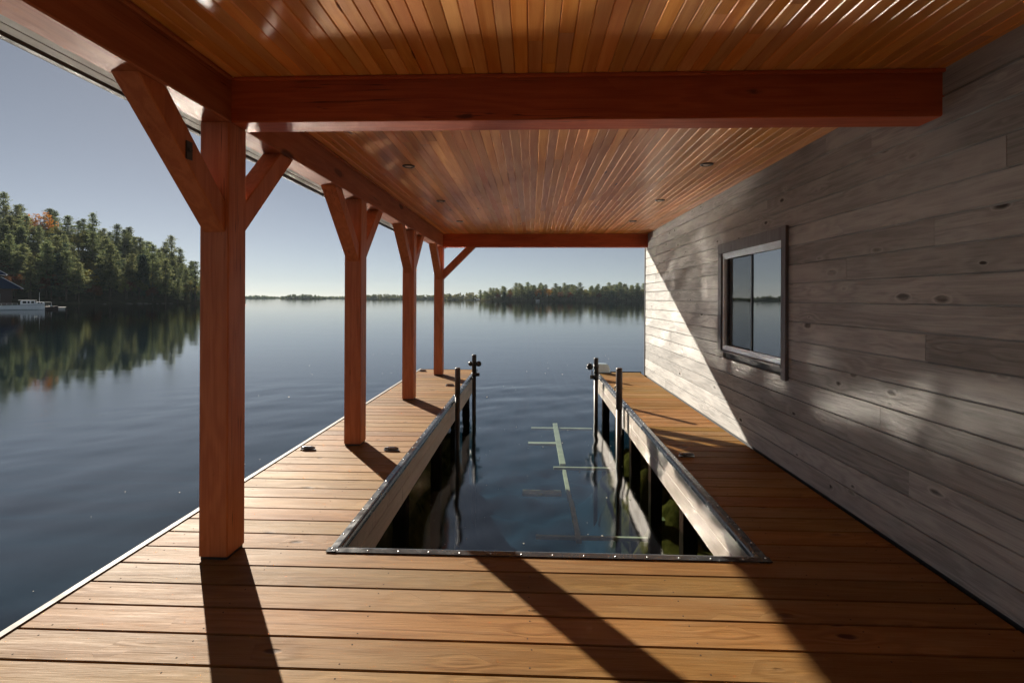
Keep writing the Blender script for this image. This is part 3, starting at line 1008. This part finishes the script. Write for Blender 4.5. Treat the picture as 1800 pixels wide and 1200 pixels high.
# ------------------------------------------------------------------ trees
def quads(name, P, N, S, tone, mat, parent, tri=False, elong=1.0):
    """Many small leaf faces: centres P, normals N, sizes S."""
    n = len(P)
    a = np.cross(N, RNG.normal(size=(n, 3))); a /= np.linalg.norm(a, axis=1)[:, None] + 1e-9
    b = np.cross(N, a)
    s = S[:, None]
    V = np.stack([P - a * s * elong, P - b * s * 0.55, P + a * s * elong, P + b * s * 0.55], 1).reshape(-1, 3)
    me = bpy.data.meshes.new(name)
    me.vertices.add(n * 4)
    me.vertices.foreach_set("co", V.reshape(-1))
    me.loops.add(n * 4)
    me.loops.foreach_set("vertex_index", np.arange(n * 4))
    me.polygons.add(n)
    me.polygons.foreach_set("loop_start", np.arange(0, n * 4, 4))
    me.polygons.foreach_set("loop_total", np.full(n, 4))
    me.update(calc_edges=True)
    at1 = me.attributes.new("tone", 'FLOAT', 'FACE')
    at1.data.foreach_set("value", np.clip(tone, 0, 1))
    me.materials.append(mat)
    o = bpy.data.objects.new(name, me)
    C.objects.link(o)
    o.parent = parent
    return o


def unit(n):
    v = RNG.normal(size=(n, 3))
    return v / np.linalg.norm(v, axis=1)[:, None]


def make_pine(seed, H, spread, bare, mat, layers, per, open_=1.0):
    rnd = random.Random(seed)
    root = thing("pine_tree", "pine", "tree", (0, 0, -900))
    tb = MB()
    lean = (rnd.uniform(-.3, .3), rnd.uniform(-.3, .3))
    zs = np.linspace(0, H * 0.97, 6)
    pts = [(lean[0] * (q / H) ** 2, lean[1] * (q / H) ** 2, q) for q in zs]
    for i in range(5):
        r0, r1 = 0.26 * (1 - zs[i] / H) + .04, 0.26 * (1 - zs[i + 1] / H) + .04
        tb.tube(pts[i], pts[i + 1], r0, r1, 7, caps=False)
    P, N, S, T = [], [], [], []
    nbr = int(layers * per * (0.8 if bare > .15 else 1))
    for L in range(nbr):
        f = bare + (1 - bare) * (L + rnd.uniform(0, .8)) / nbr
        z = f * H
        g_ = (f - bare) / (1 - bare)
        lobe = 0.8 + 0.3 * math.sin(g_ * 23 + seed) * (1 if bare > .15 else .3)
        rad = (spread * (1 - g_ ** 1.6) ** 0.9 * min(1, .6 + g_ * 2.0) * lobe * (1 if bare > .15 else (1 - g_) ** .6)) + 0.35
        a = L * 2.39996 + rnd.uniform(-.5, .5)
        r = rad * rnd.uniform(0.5, 1.2)
        up = rnd.uniform(0.0, 0.30) * r * (0.5 if g_ < .4 else 1.4)
        tip = (math.cos(a) * r, math.sin(a) * r, z + up)
        tb.tube((0, 0, z), tip, 0.05, 0.015, 4, caps=False)
        nc = max(2, int(r / 0.60))
        for k in range(nc):
            q = (k + 1.0) / nc
            if q < 0.3: continue
            c = np.array([tip[0] * q, tip[1] * q, z + up * q + 0.1]) + RNG.normal(size=3) * 0.12
            m_ = int(15 * open_)
            P.append(c + RNG.normal(size=(m_, 3)) * np.array([0.50, 0.50, 0.17]))
            nn = unit(m_); nn[:, 2] = np.abs(nn[:, 2]) + 0.3
            N.append(nn / np.linalg.norm(nn, axis=1)[:, None])
            S.append(RNG.uniform(0.16, 0.34, m_))
            T.append(np.full(m_, rnd.uniform(0, 1)) + RNG.normal(size=m_) * .15)
    tb.build("trunk", M['bark'], root)
    quads("crown", np.concatenate(P), np.concatenate(N), np.concatenate(S), np.concatenate(T), mat, root, elong=1.25)
    return root


def make_broadleaf(seed, H, W, mat, name="broadleaf_tree"):
    rnd = random.Random(seed)
    root = thing(name, "tree", "tree", (0, 0, -900))
    tb = MB()
    tb.tube((0, 0, 0), (0.1, 0.05, H * .4), 0.24, 0.16, 8, caps=False)
    tb.tube((0.1, 0.05, H * .4), (0.05, -.1, H * .8), 0.16, 0.05, 7, caps=False)
    P, N, S, T = [], [], [], []
    lobes = []
    for k in range(13):
        a, e = rnd.uniform(0, 6.28), rnd.uniform(-0.45, 1.0)
        rr = rnd.uniform(0.45, 0.8)
        c = np.array([math.cos(a) * W * rr * math.sqrt(max(0, 1 - e * e * .7)), math.sin(a) * W * rr * math.sqrt(max(0, 1 - e * e * .7)), H * (.60 + .27 * e)])
        lobes.append((c, rnd.uniform(0.26, 0.48) * W))
        tb.tube((0.1, 0, H * rnd.uniform(.32, .55)), tuple(c), 0.07, 0.02, 5, caps=False)
    for (c, r) in lobes:
        for k in range(17):
            d = unit(1)[0]
            cc = c + d * r * rnd.uniform(.55, 1.05)
            m_ = 13
            P.append(cc + RNG.normal(size=(m_, 3)) * 0.24)
            N.append(unit(m_))
            S.append(RNG.uniform(0.12, 0.26, m_))
            T.append(np.full(m_, rnd.uniform(0, 1)) + RNG.normal(size=m_) * .15)
    tb.build("trunk", M['bark'], root)
    quads("crown", np.concatenate(P), np.concatenate(N), np.concatenate(S), np.concatenate(T), mat, root)
    return root


PROTO = {}
PROTO['pine'] = [make_pine(1, 17, 4.6, .22, M['pine'], 15, 6), make_pine(2, 19, 4.2, .28, M['pine'], 16, 6, .9), make_pine(3, 15, 4.8, .16, M['pine'], 13, 7),
                 make_pine(4, 18, 3.8, .24, M['pine'], 15, 6, .9)]
PROTO['spruce'] = [make_pine(5, 15, 2.6, .08, M['spruce'], 24, 8, .9), make_pine(6, 12, 2.4, .06, M['spruce'], 20, 8, .9)]
PROTO['lone'] = [make_pine(7, 17, 2.5, .38, M['pine'], 9, 5, .8)]
PROTO['olive'] = [make_broadleaf(11, 12, 3.8, M['olive']), make_broadleaf(12, 10, 3.4, M['olive'])]
PROTO['gold'] = [make_broadleaf(13, 13, 4.6, M['gold'], "maple_tree"), make_broadleaf(14, 10, 3.2, M['gold'], "maple_tree")]
PROTO['yellow'] = [make_broadleaf(15, 10, 3.4, M['yellow'])]
PROTO['rust'] = [make_broadleaf(16, 9, 3.3, M['rust']), make_broadleaf(17, 8, 3.0, M['rust'])]
used = set()


def plant(kind, loc, s, label, group, sz=1.0, i=None):
    i = random.randrange(len(PROTO[kind])) if i is None else i
    src = PROTO[kind][i]
    if (kind, i) in used:
        o = copy_tree(src)
    else:
        used.add((kind, i)); o = src
    o.location = loc
    o.rotation_euler = (0, 0, random.uniform(0, 6.28))
    o.scale = (s, s, s * sz)
    o["label"] = label
    o["group"] = group
    return o


# ---- the left hillside
SKY_X = [-260, -120, 0, 20, 55, 95, 120, 155, 180, 215, 245, 275, 310, 345, 365, 400]
SKY_Y = [345, 345, 347, 356, 355, 362, 372, 373, 388, 396, 410, 419, 433, 452, 470, 500]


def shore_t(px):
    return np.interp(px, [-400, 0, 150, 352, 420], [135, 150, 168, 205, 225])


def hill_h(px, t):
    top = np.interp(px, SKY_X, SKY_Y)
    tt = shore_t(px)
    crest = (525 - 4 - top) / FPX * (tt + 75) + HCAM - WATER_Z - 19.0
    crest = np.maximum(crest, 0.8)
    q = np.clip((t - tt) / 75.0, -0.15, 1.0)
    s = np.where(q > 0, q * q * (3 - 2 * q) * 0.6 + q * 0.4, q * 4)
    return WATER_Z + crest * np.clip(s, -1, 1) - np.maximum(0, t - tt - 80) * 0.12 + 0.5 * np.clip(q * 30, -1, 1)


pxs = np.linspace(-420, 430, 70)
tts = np.linspace(-8, 160, 50)
V = []
for q in tts:
    for px in pxs:
        t_ = float(shore_t(px)) + q
        p_ = at(px, t_, float(hill_h(px, t_)) + random.uniform(-.15, .15))
        V.append(tuple(p_))
F = [(r * 70 + c, r * 70 + c + 1, (r + 1) * 70 + c + 1, (r + 1) * 70 + c) for r in range(49) for c in range(69)]
me = bpy.data.meshes.new("hillside")
me.from_pydata(V, [], F)
me.materials.append(M['ground'])
hill = bpy.data.objects.new("hillside", me)
C.objects.link(hill)
tag(hill, kind="structure")

# special trees first
def hill_tree(kind, px, q, s, label, group, sz=1.0, i=None):
    t_ = float(shore_t(px)) + q
    return plant(kind, at(px, t_, float(hill_h(px, t_)) - 0.2), s, label, group, sz, i)


hill_tree('gold', 68, 64, 1.25, "broad golden-orange maple near the top of the left hillside", "coloured trees on the left hillside", i=0)
hill_tree('olive', 70, 58, 0.85, "rounded olive tree right under the golden-orange maple", "leafy trees on the left hillside")
hill_tree('yellow', 128, 62, 0.85, "small yellow-green tree near the left hilltop, beside the golden maple", "coloured trees on the left hillside")
hill_tree('yellow', 276, 16, 1.0, "bright yellow tree low on the left hillside near the first post", "coloured trees on the left hillside")
hill_tree('yellow', 268, 34, 0.8, "yellow-green tree halfway up the slope above the bright yellow tree", "coloured trees on the left hillside")
hill_tree('yellow', 160, 30, 0.75, "thin yellow tree halfway up the middle of the left hillside", "coloured trees on the left hillside")
hill_tree('lone', 341, 6, 1.0, "lone slender pine at the low right end of the left hillside", "pines on the left hillside", i=0)
hill_tree('spruce', 249, 10, 1.15, "dark pointed spruce standing beside the bright yellow tree", "spruces on the left hillside", i=0)
count = 0
placed = []
for row, q in enumerate((3, 9, 16, 24, 33, 42, 52, 62, 72, 82)):
    px = -60 + random.uniform(0, 20)
    while px < 362:
        t_ = float(shore_t(px)) + q + random.uniform(-4, 4)
        step = random.uniform(4.2, 6.6) / t_ * FPX
        g_ = float(hill_h(px, t_))
        r = random.random()
        if row < 2:
            kind = 'spruce' if r < .22 else ('rust' if r < .44 else ('olive' if r < .62 else 'pine'))
        elif row < 5:
            kind = 'pine' if r < .52 else ('spruce' if r < .60 else ('olive' if r < .86 else ('rust' if r < .94 else 'yellow')))
        else:
            kind = 'pine' if r < .62 else ('spruce' if r < .65 else ('olive' if r < .96 else 'yellow'))
        if kind == 'pine' and row >= 8: s = random.uniform(.8, 1.12)
        else: s = random.uniform(.72, 1.08)
        if px > 300: s *= 0.86 - 0.003 * (px - 300)
        if 52 < px < 90 and 57 < q < 70:
            px += step; continue
        lab = {'yellow': ("yellow-green leafy tree scattered among the pines of the left hillside", "yellow trees on the left hillside"),
               'pine': ("dark green white pine crowded among the pines of the left hillside", "pines on the left hillside"),
               'spruce': ("pointed blue-green spruce crowded on the left hillside", "spruces on the left hillside"),
               'olive': ("olive-green leafy tree among the pines of the left hillside", "leafy trees on the left hillside"),
               'rust': ("dull rust-red leafy tree low on the left hillside", "rust-red trees on the left hillside")}[kind]
        plant(kind, at(px, t_, g_ - 0.2), s, *lab, sz=random.uniform(.9, 1.12))
        count += 1
        px += step

# ---- far right shore, about 470 m off
def far_ground(name, px0, px1, t0, depth, hmax):
    n = 40
    V, F = [], []
    prof = [(-6, -0.6), (0, 0.25), (depth * .3, hmax * .6), (depth, hmax)]
    for k in range(n + 1):
        px = px0 + (px1 - px0) * k / n
        e = min(1, k / 4, (n - k) / 4)
        for (q, h) in prof:
            V.append(tuple(at(px, t0 + q, WATER_Z + h * (e if h > 0 else 1))))
    for k in range(n):
        for j in range(3):
            F.append((k * 4 + j, k * 4 + j + 1, (k + 1) * 4 + j + 1, (k + 1) * 4 + j))
    me = bpy.data.meshes.new(name)
    me.from_pydata(V, [], F)
    me.materials.append(M['ground'])
    o = bpy.data.objects.new(name, me)
    C.objects.link(o)
    return tag(o, kind="structure")


TF = 470
far_ground("far_shore", 835, 1330, TF, 60, 6.0)
for row, q in enumerate((2, 9, 18, 28, 40)):
    px = 842 + random.uniform(0, 10) + row * 4
    while px < (1180 if row < 4 else 1160):
        e = min(1.0, (px - 820) / 90.0)
        r = random.random()
        warm = 940 < px < 1040
        if r < (.42 if warm else .12): kind = random.choice(['gold', 'rust', 'rust', 'olive'])
        elif r < .30 + (.25 if warm else 0): kind = 'olive'
        elif r < .45: kind = 'spruce'
        else: kind = 'pine'
        s = random.uniform(.70, .86) * (0.6 + 0.4 * e) * (1.22 if kind in ('gold', 'rust', 'olive') else 1)
        lab = {'pine': ("dark pine in the wood on the far right shore", "pines on the far right shore"),
               'spruce': ("dark spruce in the wood on the far right shore", "spruces on the far right shore"),
               'olive': ("olive leafy tree in the wood on the far right shore", "olive trees on the far right shore"),
               'gold': ("orange autumn tree in the wood on the far right shore", "orange trees on the far right shore"),
               'rust': ("rust-brown autumn tree in the wood on the far right shore", "rust trees on the far right shore")}[kind]
        w_ = 1.5 if kind in ('pine', 'spruce') else 1.1
        plant(kind, at(px, TF + q, WATER_Z + 0.2 + min(1, q / 60) * 6 * min(1, (px - 835) / 50)), s * w_, *lab, sz=1 / w_)
        px += random.uniform(4.4, 6.6) / TF * FPX


# ---- hazy wooded islands beyond, each reading as one mass
def island(name, px0, px1, t0, tops, mat, label):
    far_ground("island_ground", px0 - 1, px1 + 1, t0, 40, 2.0)
    P, N, S, T = [], [], [], []
    width = (px1 - px0) / FPX * t0
    ncl = int(width / 2.6) * 3
    for k in range(ncl):
        px = random.uniform(px0, px1)
        ytop = np.interp(px, [a for a, b_ in tops], [b_ for a, b_ in tops])
        hor = 525 + (px - 900) * ROLL
        top = HCAM + (hor - ytop) / FPX * t0 - WATER_Z
        hh = top * random.uniform(.35, 1.0)
        c0 = at(px, t0 + random.uniform(3, 35), WATER_Z)
        m_ = 26
        zz = RNG.uniform(0.05, 1.0, m_)
        rr = 3.2 * (1 - zz * .7)
        aa = RNG.uniform(0, 6.28, m_)
        P.append(np.stack([c0.x + rr * np.cos(aa), c0.y + rr * np.sin(aa), WATER_Z + zz * hh], -1))
        N.append(unit(m_)); S.append(RNG.uniform(1.2, 2.2, m_)); T.append(np.full(m_, random.random() * .6))
    o = quads(name, np.concatenate(P), np.concatenate(N), np.concatenate(S), np.concatenate(T), mat, None)
    return tag(o, label, kind="stuff")


island("island_wood", 425, 480, 1150, [(425, 521), (450, 518), (465, 519.5), (480, 521.5)], M['pine'], "small low wooded island at the far left of the horizon")
island("island_wood", 470, 500, 1500, [(470, 521), (500, 520.5)], M['pine'], "thin distant line of wood behind the islands")
island("island_wood", 492, 570, 950, [(492, 521), (510, 517.5), (528, 516), (545, 517), (570, 522)], M['pine'], "long dark wooded island left of the second post")
island("island_wood", 560, 660, 1300, [(560, 521), (600, 520), (660, 518)], M['pine'], "faint wooded shore behind the second post")
island("island_wood", 640, 790, 1000, [(640, 517), (670, 516.5), (720, 518), (760, 517.5), (790, 516)], M['olive'], "wooded far shore behind the third and fourth posts")
island("island_wood", 775, 850, 760, [(775, 516), (800, 514), (825, 513.5), (850, 514)], M['olive'], "olive wooded point left of the far right shore")

# ------------------------------------------------------------------ small buildings on the far shores
def cottage(px, t, w, h, label, rz=0.0):
    b = at(px, t, WATER_Z + 0.25)
    c = thing("shore_cabin", label, "cabin", tuple(b), rz)
    m = MB(); m.box(-w / 2, w / 2, -w / 3, w / 3, 0, h, 0, 'X', .5); m.build("wall", M['hull'], c)
    m = MB(); m.prism('X', [(-w / 3 - .3, h), (w / 3 + .3, h), (0, h + w * .14)], -w / 2 - .3, w / 2 + .3, .5); m.build("roof", M['ledge'], c)
    m = MB()
    m.box(-w * .3, -w * .1, -w / 3 - .05, -w / 3 + .02, h * .35, h * .75, 0, 'X', .5); m.build("window", M['glass_dark'], c)
    m = MB()
    m.box(w * .1, w * .28, -w / 3 - .05, -w / 3 + .02, 0.02, h * .8, 0, 'X', .5); m.build("door", M['glass_dark'], c)
    return c


cottage(943, TF - 3, 3.2, 0.8, "small white cabin at the waterline of the far right shore")
cottage(838, 755, 4.5, 1.3, "tiny white cabin on the olive wooded point")

# ------------------------------------------------------------------ boathouse on the left shore
LT = 108.0
b = at(-50, LT, WATER_Z + 0.3)
rz = math.atan2(-b.x, b.y)
lh = thing("lake_house", "dark house with navy two-tier metal roof at the left edge", "house", tuple(b), rz)
S_ = LT / FPX
def lx(px): return (px + 34) * S_ * 0.80
def lz(py): return height(py, LT, 0) - (WATER_Z + 0.3)
m = MB(); m.box(lx(-95), lx(25), -2.6, 4, 0, lz(508), 0, 'Z', .5); m.build("wall", M['darkwall'], lh)
m = MB()
zt, ze = lz(487), lz(507)
m.prism('Y', [(lx(-112), ze), (lx(43), ze), (lx(8), zt), (lx(-77), zt)], -3.6, 4.4, .5)
r_ = m.build("roof", M['navy'], lh)
m = MB(); m.prism('Y', [(lx(43.5), ze - .05), (lx(44.5), ze + .05), (lx(8.6), zt + .14), (lx(8.0), zt + .02)], -3.64, 4.44, .5); m.build("edge_flashing", M['ledge'], r_)
m = MB(); m.box(lx(-72), lx(4), -1.8, 3, zt, lz(481), 0, 'Z', .5); m.build("upper_wall", M['navy'], lh)
m = MB(); m.prism('Y', [(lx(-86), lz(482)), (lx(18), lz(482)), (lx(-34), lz(452))], -2.6, 3.6, .5)
r_ = m.build("roof", M['navy'], lh)
m = MB(); m.prism('Y', [(lx(18.6), lz(482) - .05), (lx(19.4), lz(482) + .05), (lx(-33.8), lz(452) + .14), (lx(-34.6), lz(452) + .03)], -2.64, 3.64, .5); m.build("edge_flashing", M['ledge'], r_)
for (a, c_) in ((-2, 7), (-34, -20)):
    m = MB(); m.box(lx(a), lx(c_), -2.68, -2.5, lz(530), lz(516), 0, 'Z', .5)
    w_ = m.build("window", M['pane_pale'], lh)
m = MB(); m.box(lx(-110), lx(40), -4.5, 5, -0.25, 0.0, 0, 'X', .5); m.build("foundation", M['rock'], lh)

# ------------------------------------------------------------------ cabin cruiser
BT = 92.0
b = at(22, BT, WATER_Z)
bo = thing("cabin_cruiser", "white cabin cruiser with a thin mast moored beside the navy-roofed house", "boat", tuple(b), math.atan2(-b.x, b.y))
S_ = BT / FPX
def bx(px): return (px - 22) * S_ * 0.83
m = MB()
V, F = [], []
secs = [(-30, .95, 0.80), (-10, 1.15, .80), (20, 1.2, .85), (45, 1.1, .95), (60, .7, 1.05), (70, .05, 1.15)]
for (px, hw, fb) in secs:
    xx = bx(px)
    V += [(xx, -hw, fb), (xx, -hw * .8, .12), (xx - .05, 0, -.35), (xx, hw * .8, .12), (xx, hw, fb)]
for k in range(len(secs) - 1):
    for j in range(4):
        F.append((k * 5 + j, k * 5 + j + 1, k * 5 + j + 6, k * 5 + j + 5))
    F.append((k * 5 + 4, k * 5, k * 5 + 5, k * 5 + 9))
F.append((0, 1, 2, 3, 4)); F.append((29, 28, 27, 26, 25))
m.add(V, [f[::-1] for f in F], .5)
m.build("hull", M['hull'], bo)
m = MB(); m.prism('Y', [(bx(-32), .62), (bx(68), .98), (bx(68.4), 1.06), (bx(-32), .72)], -1.26, -1.16, .5); m.build("rub_rail", M['pane_pale'], bo)
m = MB()
m.prism('Y', [(bx(32), .8), (bx(57), .8), (bx(55), 1.35), (bx(54), 1.75), (bx(34), 1.75), (bx(32), 1.5)], -.85, .85, .5)
m.build("cabin", M['hull'], bo)
m = MB()
m.prism('Y', [(bx(29), 1.82), (bx(57), 1.78), (bx(58), 1.70), (bx(29), 1.76)], -.95, .95, .5); m.build("roof", M['ledge'], bo)
for (a, c_) in ((35.5, 41), (43, 46), (48.5, 53)):
    m = MB(); m.box(bx(a), bx(c_), -.87, -.84, 1.2, 1.62, 0, 'Z', .5); m.build("window", M['glass_dark'], bo)
m = MB(); m.prism('Y', [(bx(55.5), .9), (bx(70), 1.0), (bx(69), 1.45), (bx(57), 1.5)], -.7, .7, .5); m.build("foredeck_house", M['hull'], bo)
for (a, c_) in ((58.5, 61.5), (63, 66)):
    m = MB(); m.box(bx(a), bx(c_), -.72, -.69, 1.15, 1.38, 0, 'Z', .5); m.build("window", M['glass_dark'], bo)
m = MB(); m.tube((bx(61.5), 0, 1.4), (bx(61.5), 0, 3.3), .035, .02, 6, tone=.5); m.build("mast", M['ledge'], bo)
m = MB()
for px in (-28, -20, -12, -4, 4, 12, 20, 28):
    m.tube((bx(px), -1.1, .78), (bx(px), -1.1, 1.2), .02, n=5, tone=.5)
m.tube((bx(-28), -1.1, 1.2), (bx(28), -1.1, 1.2), .022, n=5, tone=.5)
m.build("rail", M['ledge'], bo)

# small runabout and swimming raft
b = at(82, BT + 4, WATER_Z)
rb = thing("runabout", "small dark runabout with pale canopy just off the cruiser's bow", "boat", tuple(b), math.atan2(-b.x, b.y))
V, F = [], []
secs = [(-1.5, .7, .55), (-.3, .8, .55), (.8, .7, .6), (1.5, .05, .75)]
for (xx, hw, fb) in secs:
    V += [(xx, -hw, fb), (xx, -hw * .75, .05), (xx, 0, -.25), (xx, hw * .75, .05), (xx, hw, fb)]
for k in range(3):
    for j in range(4):
        F.append((k * 5 + j, k * 5 + j + 1, k * 5 + j + 6, k * 5 + j + 5))
    F.append((k * 5 + 4, k * 5, k * 5 + 5, k * 5 + 9))
F.append((0, 1, 2, 3, 4)); F.append((19, 18, 17, 16, 15))
m = MB(); m.add(V, [f[::-1] for f in F], .5); m.build("hull", M['darkwall'], rb)
m = MB(); m.prism('Y', [(-.9, 1.32), (.6, 1.32), (.4, 1.42), (-.7, 1.42)], -.65, .65, .5); m.build("canopy", M['soffit'], rb)
m = MB()
for xx in (-.8, .5):
    for yy in (-.6, .6):
        m.tube((xx, yy, .5), (xx, yy, 1.33), .025, n=5, tone=.5)
m.build("canopy_frame", M['ledge'], rb)
m = MB(); m.prism('Y', [(.35, .56), (.75, .6), (.45, .95)], -.55, .55, .5); m.build("windscreen", M['pane_pale'], rb)

b = at(97, BT + 6, WATER_Z)
sr = thing("swim_raft", "low grey floating raft to the right of the runabout", "raft", tuple(b), math.atan2(-b.x, b.y))
m = MB(); m.box(-1.5, 1.4, -1.2, 1.2, .30, .42, .02, 'X', .5); m.build("deck", M['soffit'], sr)
for yy in (-.8, .8):
    m = MB(); m.tube((-1.4, yy, .1), (1.3, yy, .1), .2, n=12, tone=.5); m.build("float", M['ledge'], sr)
m = MB()
for xx in (-1.35, -1.05):
    m.tube((xx, -1.24, -.5), (xx, -1.24, 1.0), .025, n=6, tone=.5)
for zz in (0, .25, .5, .75):
    m.tube((-1.35, -1.24, zz), (-1.05, -1.24, zz), .02, n=5, tone=.5)
m.build("ladder", M['ledge'], sr)

# shoreline boulders under the hillside
for k in range(9):
    px = random.choice([random.uniform(180, 350), random.uniform(240, 300)])
    t_ = float(shore_t(px)) - random.uniform(.5, 2.0)
    p_ = at(px, t_, WATER_Z)
    rr = random.uniform(.5, 1.3)
    m = MB()
    prof = [(rr * math.sin(w) * random.uniform(.85, 1.1), -rr * .45 * math.cos(w)) for w in np.linspace(.1, math.pi - .1, 7)]
    m.lathe((0, 0, 0), prof, 'Z', 9, .5)
    o = m.build("shore_boulder", M['rock'], None, tuple(p_))
    o.scale = (random.uniform(.8, 1.6), random.uniform(.7, 1.1), random.uniform(.6, .9))
    tag(o, "low grey boulder at the waterline below the left hillside", "boulder", "boulders along the left shore")

# prototypes that were never placed would float far below; drop them
for k, lst in PROTO.items():
    for i, o in enumerate(lst):
        if (k, i) not in used:
            for ch in list(o.children): bpy.data.objects.remove(ch)
            bpy.data.objects.remove(o)

# ------------------------------------------------------------------ the air over the lake
if HAZE > 0:
    hz = NT("lake_haze")
    hz.t.nodes.remove(hz.bsdf)
    pv = hz.n("ShaderNodeVolumePrincipled")
    pv.inputs["Color"].default_value = (0.72, 0.88, 1.0, 1)
    pv.inputs["Density"].default_value = HAZE
    pv.inputs["Anisotropy"].default_value = 0.0
    hz.t.links.new(pv.outputs[0], hz.out.inputs["Volume"])
    mb = MB(); mb.box(-2500, 2500, -300, 2500, -9.0, 75.0, 0, 'Y', .5)
    hbox = mb.build("haze", hz.m)
    tag(hbox, "thin bluish haze over the whole lake", kind="stuff")
